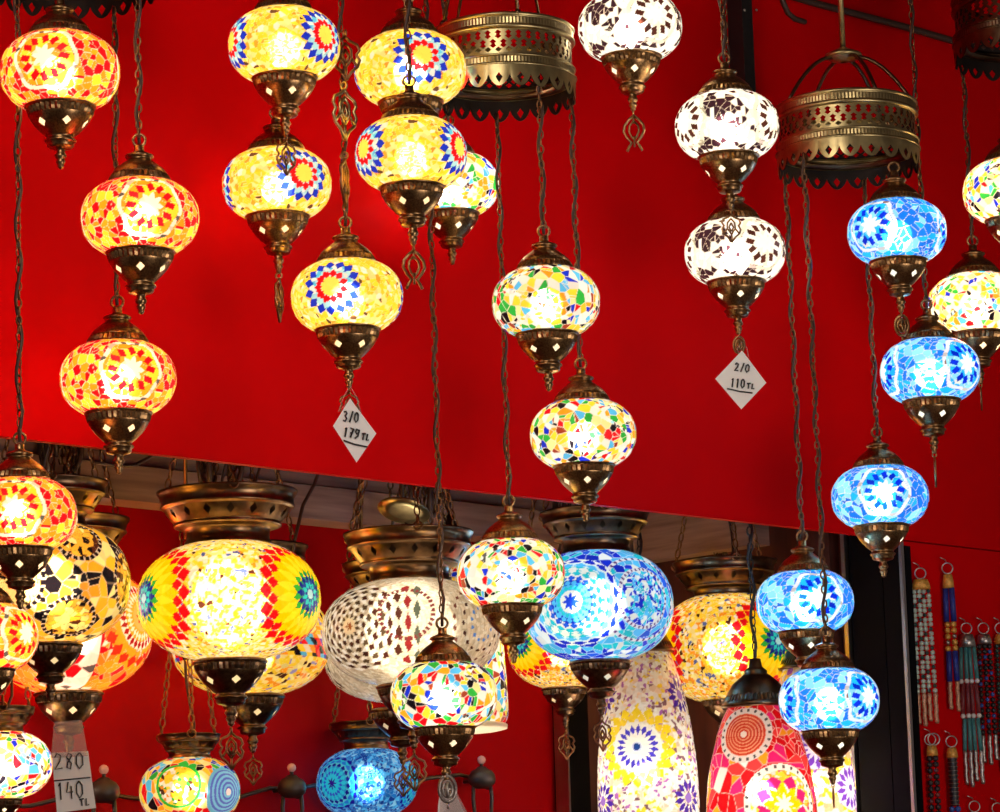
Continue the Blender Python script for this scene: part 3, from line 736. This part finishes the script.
rB, sB, cB = small_lamp(347, 292, 112, 'rosette', -14, 'yellow lamp with one full rosette facing front and the 179 price tag below', GB, power=.85, depth=4.26, orn=('leaf', .7, 25))
small_lamp(450, 181, 98, 'multi_a', 30, 'multicoloured lamp half hidden behind the yellow lamp with the tulip pendant', GC, 4.62, power=1.0, col=NEUT)
small_lamp(546, 298, 108, 'multi_a', 0, 'multicoloured patchwork lamp hanging highest below the green tinged brass hoop', GC, 4.45, ring='C', col=NEUT, power=.70)
small_lamp(583, 430, 106, 'multi_b', 70, 'multicoloured patchwork lamp against the red wall just above the big blue globe', GC, 4.5, ring='C', back=True, col=NEUT, power=.70)
small_lamp(511, 569, 108, 'multi_a', 140, 'multicoloured patchwork lamp between the cream globe and the big blue globe', GC, 4.48, ring='C', back=True, col=NEUT, power=.70)
small_lamp(444, 691, 107, 'multi_d', 200, 'multicoloured patchwork lamp hanging lowest in front of the cream globe', GC, 4.45, col=NEUT, power=.70)
small_lamp(630, 23, 104, 'white_star', 28, 'white and black mosaic lamp cut by the top edge, tulip pendant below', GD, 4.62, orn=('tulip', .85, -10), col=NEUT, power=.95)
small_lamp(727, 122, 104, 'white_star', 60, 'white and black mosaic lamp in front of the black post', GD, 4.6, orn=('leaf', .7, 10), col=NEUT, power=.95)
rD, sD, cD = small_lamp(735, 248, 101, 'white_star', 33, 'white mosaic lamp with the 110 price tag hanging below it', GD, 4.78, orn=('drop', .65, 0), col=NEUT, power=.95)
small_lamp(897, 228, 99, 'blue_star', -40, 'blue mosaic lamp hanging highest, directly under the hoop with the rod', GE, 4.85, ring='E', orn=('drop', .8, 0), col=COOL, power=.85)
small_lamp(930, 367, 100, 'blue_star', 41, 'blue mosaic lamp overlapping a yellow speckled lamp at the right', GE, 4.94, orn=('leaf', .75, 85), col=COOL, power=.85)
small_lamp(880, 493, 97, 'blue_star', 0, 'blue mosaic lamp with its star facing front, over the black jamb and hanging alone', GE, 4.9, ring='E', back=True, col=COOL, power=.85)
small_lamp(805, 598, 98, 'blue_star', 12, 'blue mosaic lamp just above the lowest blue lamp, its bowl behind the lower cap', GE, 4.98, ring='E', back=True, col=COOL, power=.85)
small_lamp(829, 696, 101, 'blue_star', 46, 'lowest blue mosaic lamp, two white stars at its sides', GE, 4.82, ring='E', col=COOL, power=.85, orn=('leaf', .5, 90))
small_lamp(1012, 187, 98, 'multi_c', 20, 'yellow and white speckled lamp cut by the right edge, the upper of two', GC, 4.85, ring='F', col=WARM, power=1.3)
small_lamp(976, 301, 97, 'multi_c', 100, 'yellow and white speckled lamp at the right edge behind a blue lamp', GC, 5.13, col=WARM, power=1.3, orn=('leaf', .6, 80))

# decorative filigree links on the chain of the rosette lamp with the 179 tag
for i, (px, py, k) in enumerate(((345, 30, 1.0), (344, 82, 1.15), (344, 152, 1.1))):
    p = at(px, py, 4.215) - np.array(rB.location)
    o = ornament_mb(.14 * k, 'leaf').obj('filigree_link', BRASS if i == 1 else CHAINM, rB, loc=tuple(p)); o.rotation_euler = (0, 0, math.radians(20 + 30 * i))

# ------------------------------------------------------------------ big lamps under their dishes
def dish_prof(k=1.0):
    # top rim down to the neck; unit = globe width
    return [(.346, .545), (.364, .578), (.370, .580), (.368, .570), (.360, .560), (.352, .545), (.346, .515), (.350, .507), (.352, .500), (.345, .492), (.334, .488), (.330, .482),
            (.322, .468), (.312, .454), (.302, .440), (.291, .426), (.280, .413), (.277, .407), (.282, .402), (.280, .396), (.262, .390), (.236, .384), (.226, .374), (.222, .350), (.222, .325), (.232, .318), (.232, .300)]
DHOLES = [(4 + 12 * k, 13, 2) for k in range(16)]
def big_lamp(cx, cy, wpx, pat, rotdeg, label, depth, group='big globe lamps hung in the recess', hpx=None, power=1.0, col=WARM, dish=1.0, orn=None, bowl=.66, dmat=DISHB, plate=False, neck=0.0, ext=0.0, chain_top=None, brad=.16):
    s = wpx * depth / F; c = at(cx, cy, depth); b = .335 if hpx is None else .5 * hpx / wpx * 1.06
    prof = globe_profile(b, .21, .185, 150); zt, zb_ = prof[1][0], prof[1][-1]
    low = (abs(zb_) + .55 * bowl) * s
    root = empty('hanging_globe_lamp', c - Z3 * low, label, 'lamp', group)
    g = link('glass_globe', globe_mesh(pat, prof, 460), root, (0, 0, low)); g.scale = (s,) * 3; g.rotation_euler = (0, 0, math.radians(rotdeg))
    dp = [(r * dish if z > .385 else r * (1 + (dish - 1) * .5), (z - .300) * dish + zt - .012) for r, z in dish_prof()]
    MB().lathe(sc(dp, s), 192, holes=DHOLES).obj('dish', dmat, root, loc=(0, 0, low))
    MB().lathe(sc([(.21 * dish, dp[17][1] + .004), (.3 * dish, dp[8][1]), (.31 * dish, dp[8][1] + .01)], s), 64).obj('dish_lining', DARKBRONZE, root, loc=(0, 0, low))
    for nm, kd, mt in (('bottom_bowl', 'bowl', DARKBRONZE), ('finial', 'fin', DARKBRONZE), ('hole_glow_liner', 'lin', LINER)):
        k = .70 if bowl > .6 else bowl
        pm = part_mesh(kd, 1.0, mt, rs=k, zo=zb_ + .296 + .004)
        if kd != 'bowl': link(nm, pm, bo_); continue
        bo_ = o = link(nm, pm, root, (0, 0, low)); o.scale = (s,) * 3; o.rotation_euler = (0, 0, .3)
    zr = dp[1][1] * s + low; rr = dp[1][0] * s; ap = zr + (.30 if chain_top is None else chain_top)
    for a in (math.radians(-100 + rotdeg * 0), math.radians(20), math.radians(140)):
        a += .35
        q = (rr * math.cos(a), rr * math.sin(a), zr - .006)
        MB().torus((q[0], q[1], q[2] + .004), .006, .0014, 'y', N=12).obj('chain_hook', CHAINM, root)
        chain_mb((q[0], q[1], q[2] + .006), (0.006 * math.cos(a), .006 * math.sin(a), ap), pitch=.0135, ln=.018, wd=.0095, r=.0014).obj('chain', CHAINM, root)
    MB().tube([(0, 0, ap - .01), (0, 0, CEIL - (c[2] - low))], .003, 6).obj('rod', DARKBRONZE, root)
    cable_mb((0, 0, zr - .02), (.02, 0, ap), amp=.012, r=.0022, seed=int(cx), wave=.3).obj('cable', CORD, root)
    if plate:
        o = MB().lathe([(.001, .004), (.02, .006), (.036, .002), (.038, -.001), (.02, -.003), (.001, -.003)], 40).obj('canopy_plate', BRASS, root, loc=(-.005, -.02, zr + .030)); o.rotation_euler = (math.radians(-20), math.radians(12), 0); o['label'] = 'pale polished brass plate'
    if orn:
        kind, k, ya = orn; zz = low + (zb_ - .52 * .70) * s
        o = ornament_mb(s * k, kind).obj('pendant_ornament', CHAINM, root, loc=(0, 0, zz)); o.rotation_euler = (0, 0, math.radians(ya))
    bulb(root, low, BULB * power * (s / .14) ** 2, col, brad * s)
    return root, s, c
big_lamp(229, 601, 183, 'big_flower', 2, 'big yellow speckled globe lamp with red flowers at both sides, under a bronze dish', 4.72, power=.62, dish=1.05, brad=.2, orn=('leaf', .50, 20))
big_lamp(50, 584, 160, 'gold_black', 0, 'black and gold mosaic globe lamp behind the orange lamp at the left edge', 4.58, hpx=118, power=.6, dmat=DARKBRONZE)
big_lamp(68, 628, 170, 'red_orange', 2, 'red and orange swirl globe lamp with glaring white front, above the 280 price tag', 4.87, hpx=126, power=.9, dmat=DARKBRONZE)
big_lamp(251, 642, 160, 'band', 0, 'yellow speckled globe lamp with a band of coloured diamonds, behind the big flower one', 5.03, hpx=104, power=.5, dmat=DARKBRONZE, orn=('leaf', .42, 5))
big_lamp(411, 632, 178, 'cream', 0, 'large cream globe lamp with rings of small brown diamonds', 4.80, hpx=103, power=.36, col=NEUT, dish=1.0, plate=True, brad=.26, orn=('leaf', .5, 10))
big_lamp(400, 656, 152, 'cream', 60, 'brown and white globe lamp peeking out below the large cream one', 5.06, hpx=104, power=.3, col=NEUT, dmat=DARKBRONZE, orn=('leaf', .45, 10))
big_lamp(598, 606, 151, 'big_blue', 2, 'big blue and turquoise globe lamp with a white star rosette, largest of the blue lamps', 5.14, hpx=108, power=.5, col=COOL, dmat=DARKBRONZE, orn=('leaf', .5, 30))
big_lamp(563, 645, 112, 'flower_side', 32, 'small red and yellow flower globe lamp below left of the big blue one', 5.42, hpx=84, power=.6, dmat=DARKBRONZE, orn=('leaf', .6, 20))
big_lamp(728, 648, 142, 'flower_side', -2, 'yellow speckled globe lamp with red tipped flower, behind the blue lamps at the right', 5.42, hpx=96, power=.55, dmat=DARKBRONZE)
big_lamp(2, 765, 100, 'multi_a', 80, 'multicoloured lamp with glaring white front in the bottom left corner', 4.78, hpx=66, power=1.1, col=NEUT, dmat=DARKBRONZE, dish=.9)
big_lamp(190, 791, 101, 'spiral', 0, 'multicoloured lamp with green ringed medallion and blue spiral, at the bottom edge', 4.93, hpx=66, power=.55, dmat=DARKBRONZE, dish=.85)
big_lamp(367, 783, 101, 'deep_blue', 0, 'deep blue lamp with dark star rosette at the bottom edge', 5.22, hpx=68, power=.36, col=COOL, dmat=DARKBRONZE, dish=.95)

# ------------------------------------------------------------------ tall lamps
def tall_lamp(cx, ytop, ybot, wpx, pat, rotdeg, label, depth, prof, bulbs, cap=True, power=1.0, col=NEUT, cat='lamp', y0frac=None, name='tall_mosaic_lamp', capk=1.0, rim=False):
    s = wpx * depth / F; tp = at(cx, ytop, depth); H = (ybot - ytop) * depth / F / s
    R, Zs = spline_profile([(r, -t * H) for r, t in prof], 260)
    yc = -H * (y0frac or .5); Z2 = Zs - yc
    root = empty(name, tp - Z3 * H * s, label, cat, 'tall tapering mosaic lamps')
    g = link('glass_body', globe_mesh(pat, (R, Z2), 320), root, (0, 0, (H + yc) * s)); g.scale = (s,) * 3; g.rotation_euler = (0, 0, math.radians(rotdeg))
    r0 = prof[0][0] * 1.08
    cp = [(r0 * .98, -.02), (r0 * 1.12, -.015), (r0 * 1.15, .01), (r0 * 1.08, .03), (r0 * 1.05, .05, 1), (r0 * 1.0, .08, 1), (r0 * .95, .10), (r0 * .9, .13), (r0 * .75, .20), (r0 * .5, .26), (r0 * .36, .29), (r0 * .38, .31), (r0 * .30, .33), (.06 * capk, .35), (.05 * capk, .42), (.001, .43)]
    MB().lathe(sc(cp, s), 96, rib=.03).obj('top_cap', DARKBRONZE, root, loc=(0, 0, H * s))
    top = CEIL - (tp[2] - H * s)
    chain_mb((0, 0, (H + .42) * s), (0, 0, top), pitch=.0125, ln=.0165, wd=.009, r=.0014).obj('chain', BLACKM, root)
    cable_mb((0, 0, (H + .42) * s), (0, 0, top), amp=.004, r=.0022).obj('cable', BLACKM, root)
    rb = prof[-1][0]
    if rim: MB().lathe(sc([(rb * .90, .03), (rb * .98, .02), (rb * 1.06, .0), (rb * 1.05, -.035), (rb * .9, -.05), (rb * .6, -.03), (.001, -.02)], s), 64).obj('frosted_base', LINER, root)
    else: MB().lathe(sc([(rb, .0), (rb * 1.05, -.01), (rb * 1.04, -.05), (rb * .8, -.12), (rb * .4, -.2), (rb * .15, -.24), (.001, -.26)], s), 64).obj('bottom_bowl', DARKBRONZE, root)
    for z, p in bulbs: bulb(root, z * H * s, BULB * p * power * (s / .14) ** 2, col, .018)
    return root
TEAR = [(.26, 0), (.31, .05), (.37, .13), (.44, .27), (.485, .42), (.50, .58), (.49, .74), (.44, .88), (.33, .97), (.28, 1.0)]
tall_lamp(643, 652, 905, 101, 'tall_flower', -8, 'tall tapering white mosaic lamp with yellow flower and purple rosettes, below the big blue globe', 5.36, TEAR, ((.52, .9), (.3, .5)), y0frac=.385)
tall_lamp(757, 706, 920, 112, 'tall_pink', 0, 'tall red and pink mosaic lamp with a red spiral disc and yellow star', 5.08, TEAR, ((.60, .55), (.35, .55)), y0frac=.36)
tall_lamp(806, 668, 900, 88, 'tall_purple', 0, 'tall white and yellow mosaic lamp with purple flowers, half hidden behind the lowest blue lamp', 5.34, TEAR, ((.50, .9), (.3, .6)), y0frac=.45)
tall_lamp(450, 560, 726, 108, 'multi_tall', 0, 'tall multicoloured patchwork lamp hidden behind the cream globe, its lit rim showing', 5.28, [(.22, 0), (.30, .05), (.40, .2), (.46, .4), (.49, .7), (.50, .9), (.49, .97), (.46, 1.0)], ((.3, .9),), y0frac=.5, rim=True)

# ------------------------------------------------------------------ price tags
GLY = {'1': [[(.3, .8), (.5, 1), (.45, 0)]], '7': [[(.1, 1), (.8, 1), (.4, 0)], [(.25, .5), (.75, .55)]], '9': [[(.75, .9), (.3, 1), (.15, .7), (.4, .5), (.75, .7), (.8, 1), (.7, .3), (.2, 0)]],
       '0': [[(.5, 1), (.2, .8), (.15, .3), (.45, 0), (.8, .25), (.8, .75), (.5, 1)]], '3': [[(.15, .9), (.5, 1), (.7, .8), (.4, .55), (.75, .3), (.5, 0), (.1, .1)]],
       '6': [[(.75, 1), (.3, .6), (.2, .2), (.5, 0), (.8, .2), (.6, .45), (.25, .35)]], '2': [[(.1, .75), (.35, 1), (.7, .85), (.6, .5), (.1, 0), (.85, .08)]], '8': [[(.8, .85), (.45, 1), (.25, .75), (.7, .35), (.6, 0), (.25, .1), (.35, .4), (.8, .85)]],
       '4': [[(.35, 1), (.1, .4), (.8, .4)], [(.65, .75), (.6, 0)]], '/': [[(.75, 1.1), (.3, -.05)]], 'T': [[(.0, .9), (.9, 1)], [(.45, .95), (.4, 0)]], 'L': [[(.3, 1), (.2, 0), (.8, .1)]], 't': [[(.1, .5), (.3, .75), (.25, 0)], [(.3, .6), (.6, .7), (.5, .05), (.9, .0)]]}
def tag_plane(name, quads, writing, depth, label, origin_px, group='handwritten price tags', sleeve=None, lw=.0011):
    o0 = at(*origin_px, depth); root = empty(name, o0, label, 'price tag', group)
    for q in quads:
        P = [at(x, y, depth) - o0 for x, y in q]; n = len(P); V = P + [p + FWD * .0008 for p in P]
        MB_ = MB(); MB_.add(V, [tuple(range(n)), tuple(range(n, 2 * n))[::-1]] + [(i, (i + 1) % n, (i + 1) % n + n, i + n) for i in range(n)]); MB_.obj('card', PAPER, root, smooth=False)
    ink = MB()
    for (x, y, wch, hch, ang, text) in writing:
        ca, sa = math.cos(math.radians(ang)), math.sin(math.radians(ang)); cur = 0
        for ch in text:
            if ch == ' ': cur += wch * .5; continue
            for st in GLY[ch]:
                P = []
                for gx, gy in st:
                    u = cur + gx * wch; v = -gy * hch; P.append(at(x + u * ca - v * sa, y + u * sa + v * ca, depth - .0012) - o0)
                ink.tube(P, lw, 5)
            cur += wch * 1.05
    for ln_ in (sleeve or {}).get('lines', []):
        ink.tube([at(x, y, depth - .0012) - o0 for x, y in ln_], lw, 5)
    ink.obj('handwriting', INK, root)
    if sleeve and sleeve.get('clear'):
        P = [at(x, y, depth - .002) - o0 for x, y in sleeve['clear']]; n = len(P); V = P + [p + FWD * .0005 for p in P]
        m = MB(); m.add(V, [tuple(range(n)), tuple(range(n, 2 * n))[::-1]] + [(i, (i + 1) % n, (i + 1) % n + n, i + n) for i in range(n)]); m.obj('clear_sleeve', PLASTIC, root, smooth=False)
    if sleeve and sleeve.get('loop'):
        MB().tube([at(x, y, depth + .001) - o0 for x, y in sleeve['loop']], .0007, 5, closed=True).obj('loop', PLASTIC, root)
    return root
tag_plane('price_tag', [[(350, 398.5), (376.3, 433.5), (356.5, 462.5), (333, 426)]], [(342.5, 421, 5.2, 10, 6, '3/0'), (342.5, 436.5, 5.4, 9.5, 9, '179'), (361, 439.5, 4.2, 6.5, 9, 'TL')], 4.22,
          'white diamond price tag marked 179 under a yellow rosette lamp', (350, 398.5), sleeve=dict(lines=[[(343.5, 440.5), (355, 444.5), (367.5, 447)]], loop=[(350, 386), (344, 396), (338, 412), (346, 404), (354, 404), (361, 413), (356, 396)]))
tag_plane('price_tag', [[(742, 350.5), (766.3, 382.8), (741.3, 409.3), (715.3, 378.8)]], [(734, 370.5, 5.0, 8, 8, '2/0'), (730, 387, 4.8, 9, 5, '110'), (746.5, 388.5, 4.2, 5.5, 5, 'TL')], 4.74,
          'white diamond price tag marked 110 under a white lamp', (742, 350.5), sleeve=dict(lines=[[(727, 388.5), (740, 391.5), (752.5, 393)]], loop=[(742, 342), (737, 349), (739, 354), (745, 354), (749, 361), (747, 348)]))
tag_plane('price_tag', [[(52, 753), (88, 751), (91.5, 777), (54, 780)], [(54, 780.5), (91.5, 777.5), (96, 808), (57, 813)]], [(54, 769.5, 10, 16, -2, '280'), (57, 800, 9, 17, -5, '140'), (80, 806, 5, 7, -5, 'TL')], 4.70,
          'two part paper price tag marked 280 and 140 in a clear sleeve', (70, 752), sleeve=dict(clear=[(54, 722), (82, 720), (88, 756), (51, 758)], lines=[[(54, 781), (90, 777.5)]]), lw=.0010)
tag_plane('price_tag', [[(442, 776), (448, 776), (464, 812), (472, 850), (437, 850), (438, 806)]], [], 4.46,
          'pale folded paper tag under the lowest multicoloured lamp, behind its ornament', (446, 776), sleeve=dict(clear=[(441, 778), (450, 779), (467, 812), (474, 848), (438, 848)]))
tr_ = ornament_mb(.13, 'drop').obj('tag_ornament', SILV, None, loc=tuple(at(447, 772, 4.43))); tag(tr_, 'small openwork silver pendant in front of the pale folded tag', 'pendant')

# ------------------------------------------------------------------ festoon sockets on the lower red wall
PF = WP + BK * (DEEP - .012)
def socket(px, py, k, label):
    o0 = hit(px, py, WP + BK * (DEEP - .05), NW); root = empty('festoon_socket', o0, label, 'lamp socket', 'dark festoon sockets along the lower wall')
    s = .011 * k
    b = MB(); b.lathe(sc([(.001, 2.0), (.6, 1.9), (.9, 1.6), (1.5, 1.3), (1.9, .7), (2.0, 0), (1.8, -.6), (1.3, -1.0), (.9, -1.2), (.001, -1.25)], s), 28); b.obj('body', SOCKM, root)
    MB().ball((0, 0, 2.9 * s), .62 * s, 12).obj('ball', PINKB, root)
    MB().tube([(0, 0, 1.9 * s), (0, 0, 2.5 * s)], .25 * s, 6).obj('stem', SOCKM, root)
    for q in (-1, 1): MB().tube([(q * 1.2 * s, 0, -.6 * s), (q * 1.35 * s, 0, -2.6 * s), (q * 1.1 * s, 0, -6 * s)], .28 * s, 6).obj('lead', SOCKM, root)
    m = MB(); m.lathe(sc([(.001, 0), (1.0, 0), (1.1, 1.6), (.7, 1.9), (.001, 1.9)], s), 20); h = m.obj('holder', SOCKM, root, loc=tuple(DI * -.3 * s)); h.rotation_euler = (0, math.radians(100), YAW)
    MB().tube([(0, 0, 0), tuple(BK * .042)], .3 * s, 6).obj('wall_peg', SOCKM, root)
socket(104, 793, 1.05, 'dark festoon socket with pink ball beside the 280 and 140 tag')
socket(292, 789, 1.0, 'dark festoon socket with pink ball between the two bottom lamps')
socket(482, 780, 1.0, 'dark festoon socket with pink ball right of the lowest multicoloured lamp')
for pts, lb in (([(0, 806), (30, 806), (55, 800), (80, 797), (104, 793)], 'dark cord sagging at the bottom left corner to the nearest socket'),
                ([(104, 793), (125, 797), (150, 800), (200, 802), (240, 797), (270, 788), (292, 789)], 'dark cord behind the lamp with the blue spiral'),
                ([(292, 789), (330, 783), (380, 790), (430, 778), (460, 775), (482, 780)], 'dark cord behind the deep blue lamp')):
    P = [hit(x, y, WP + BK * (DEEP - .012), NW) for x, y in pts]; Q = []
    for i in range(len(P) - 1):
        for j in range(4): Q.append(P[i] + (P[i + 1] - P[i]) * (3 * (j / 4) ** 2 - 2 * (j / 4) ** 3))
    Q.append(P[-1]); tag(MB().tube(Q, .0032, 6).obj('sagging_cable', SOCKM), lb, 'cord', 'sagging cables between the festoon sockets')

# spare chains looped behind the fascia above the dishes
def spare(px, py, d, n, label, k=1.0):
    o0 = at(px, py, d + .12); root = empty('spare_chain_bundle', o0, label, 'chain', 'bundles of spare chain above the dishes'); rr = random.Random(px)
    for i in range(n):
        x = (i - n / 2) * .011 * k; y = rr.uniform(-.02, .02); dz = rr.uniform(.05, .10) * k
        chain_mb((x, y, .26), (x + rr.uniform(-.01, .01), y, -dz + .05), pitch=.0125, ln=.0165, wd=.0095, r=.0015, seed=i).obj('chain', DARKBRONZE, root)
    MB().tube([(-n * .006 * k, 0, .262), (n * .006 * k, 0, .262)], .004, 8).obj('hanger_bar', DARKBRONZE, root)
    MB().tube([(0, 0, .262), (0, 0, CEIL - o0[2])], .003, 6).obj('rod', DARKBRONZE, root)
    lp = MB()
    for i in range(3): lp.torus((-.02 + i * .014, .01 * i, .02), .03 * k, .0042, 'y' if i % 2 else 'x', sz=1.3, N=22)
    lp.obj('cable_coil', CORD, root)
spare(64, 462, 4.75, 5, 'dark bundle of spare chain beside the top of the orange lamp at the left edge')
spare(225, 478, 4.80, 7, 'dark bundle of spare chain and cable over the big flower lamp dish')
spare(425, 508, 5.02, 8, 'dark bundle of spare chain over the dish of the cream lamp')
spare(578, 520, 5.22, 6, 'dark bundle of spare chain over the dish of the big blue globe')
spare(736, 545, 5.5, 7, 'dark bundle of spare chain over the right hand speckled globe lamp')
for pts, lb in (([(95, 462), (118, 466), (136, 465), (148, 458), (160, 448)], 'dark cable curving over the grey beam right of the lowest orange lamp'),
                ([(197, 450), (198, 466), (201, 486)], 'dark cable dropping behind the left end of the flower lamp dish'),
                ([(320, 468), (314, 485), (303, 505), (297, 530), (292, 552)], 'dark cable slanting across the beam right of the flower lamp dish')):
    P = [hit(x, y, WP + BK * .42, NW) for x, y in pts]; P = [P[0] + Z3 * .3] + P if pts[0][1] < 460 or pts[0][0] > 300 else P + [P[-1] + Z3 * .3]
    tag(MB().tube(P, .0028, 6).obj('loose_cable', CORD), lb, 'cable', 'loose dark cables in the recess')

# ------------------------------------------------------------------ bead tassels on the display wall
PT = WP - BK * .012
U = 5.35 / F
def tassel(px, py, label, parts, wpx, rings=1, capm=GOLDC, caplen=10, group='bead tassels hung on the red display wall'):
    """px, py: top of the metal ring. parts: list of (kind, material, material2, length_px)"""
    o0 = hit(px, py, PT, NW); root = empty('bead_tassel', o0, label, 'tassel', group); R = 6.4 * U; 
    if rings == 2:
        MB().torus((.004, .002, -R * .95), R * .9, .0012, 'y', N=24).obj('ring', SILV, root)
    MB().torus((-.002 if rings == 2 else 0, 0, -R), R * .85, .0011, 'y', N=24).obj('ring', SILV, root)
    MB().tube([(0, .012, .002), (-.004, -.006, .003), (-.012, -.012, .006)], .001, 6).obj('hook', SILV, root)
    z = -R * 1.9; wc = wpx * .36 * U
    MB().lathe([(.001, z), (wc * .8, z - .001), (wc, z - caplen * U * .5), (wc * 1.1, z - caplen * U), (wc * .9, z - caplen * U - .001), (.001, z - caplen * U - .001)], 20, rib=.1).obj('cap', capm, root)
    z -= caplen * U; ns = max(2, int(round(wpx / 6.0))); zz = z
    for (kind, m1, m2, ln) in parts:
        L = ln * U
        for i in range(ns):
            x = (i - (ns - 1) / 2) * (wpx * .95 / ns) * U; x0 = x * .8; y = .002 * (-1) ** i
            if kind == 'beads':
                a = MB(); b = MB(); rb = wpx * .46 / ns * U; n = max(3, int(L / (rb * 1.7))); rb = wpx * .46 / ns * U
                for j in range(n):
                    q = (x0 + (x - x0) * j / n, y, zz - (j + .5) * L / n)
                    (b if (j + i) % 4 == 3 else a).ball(q, rb * (1 if (j + i) % 4 != 3 else .8), 6)
                a.obj('bead_strand', m1, root)
                if b.V: b.obj('spacer_beads', m2, root)
            elif kind == 'cord':
                MB().tube([(x0, y, zz), (x, y, zz - L)], wpx * .40 / ns * U, 8).obj('cord', m1, root)
            elif kind == 'knot':
                MB().ball((x, y, zz - L / 2), max(L * .55, .003), 8).obj('bead', m1, root)
            elif kind == 'fringe':
                P = [(x + .0005 * math.sin(j * 1.3), y, zz - L * j / 12 * (1 + .10 * math.sin(i * 2.1))) for j in range(13)]
                MB().tube(P, [.0031 * (1 + .25 * (j % 2)) for j in range(13)], 6).obj('fringe', m1, root)
        if m2 is not None and kind == 'wrap':
            n = int(L / .0032); rr = [wc * .9 * (1.0 if j % 2 else .84) for j in range(n + 1)]
            MB().tube([(0, 0, zz - L * j / n) for j in range(n + 1)], rr, 14).obj('wrapped_core', m1, root)
            for sgn in (0,):
                b = MB()
                for j in range(0, n, 2): b.torus((0, 0, zz - L * (j + .5) / n), wc * .92, .0006, 'z', N=18, n=4)
                b.obj('silver_rings', m2, root)
        zz -= L
    return root
tassel(920, 567, 'pale green and white beaded tassel with copper fringe, nearest the black jamb', [('beads', GREENB, DKGREEN, 104), ('fringe', COPPERF, None, 30)], 24)
tassel(947, 562, 'royal blue corded tassel with golden bead bands and golden fringe', [('cord', BLUET, None, 34), ('beads', GOLDC, SILV, 30), ('cord', BLUET, None, 30), ('fringe', COPPERF, None, 28)], 15, caplen=14)
tassel(966, 622, 'teal and dark red corded tassel with two rows of pearls', [('cord', TEALT, None, 32), ('knot', PEARL, None, 5), ('cord', REDT, None, 30), ('knot', PEARL, None, 5), ('cord', TEALT, None, 32), ('fringe', SILV, None, 34)], 22, capm=SILV, caplen=13)
tassel(983, 622, 'black tassel with small blue and green glass beads', [('beads', BLACKT, BLUEB, 92), ('fringe', SILV, None, 28)], 20, capm=SILV)
tassel(1000, 622, 'dark beaded tassel cut off by the right edge', [('beads', DKGREEN, BLACKT, 105), ('fringe', SILV, None, 25)], 18, capm=GOLDC)
tassel(931, 733, 'dark brown tassel with double ring in the lower row', [('beads', BLACKT, REDT, 90)], 15, rings=2)
tassel(951, 735, 'black tassel wrapped with silver rings in the lower row', [('wrap', BLACKT, SILV, 48), ('beads', BLUEB, SILV, 20), ('fringe', BLACKT, None, 30)], 15)
tassel(974, 800, 'tassel of which only the golden top shows at the bottom edge', [('cord', BLACKT, None, 40)], 14)
tassel(997, 802, 'tassel in the bottom right corner showing only its ring', [('cord', TEALT, None, 40)], 14, capm=SILV)
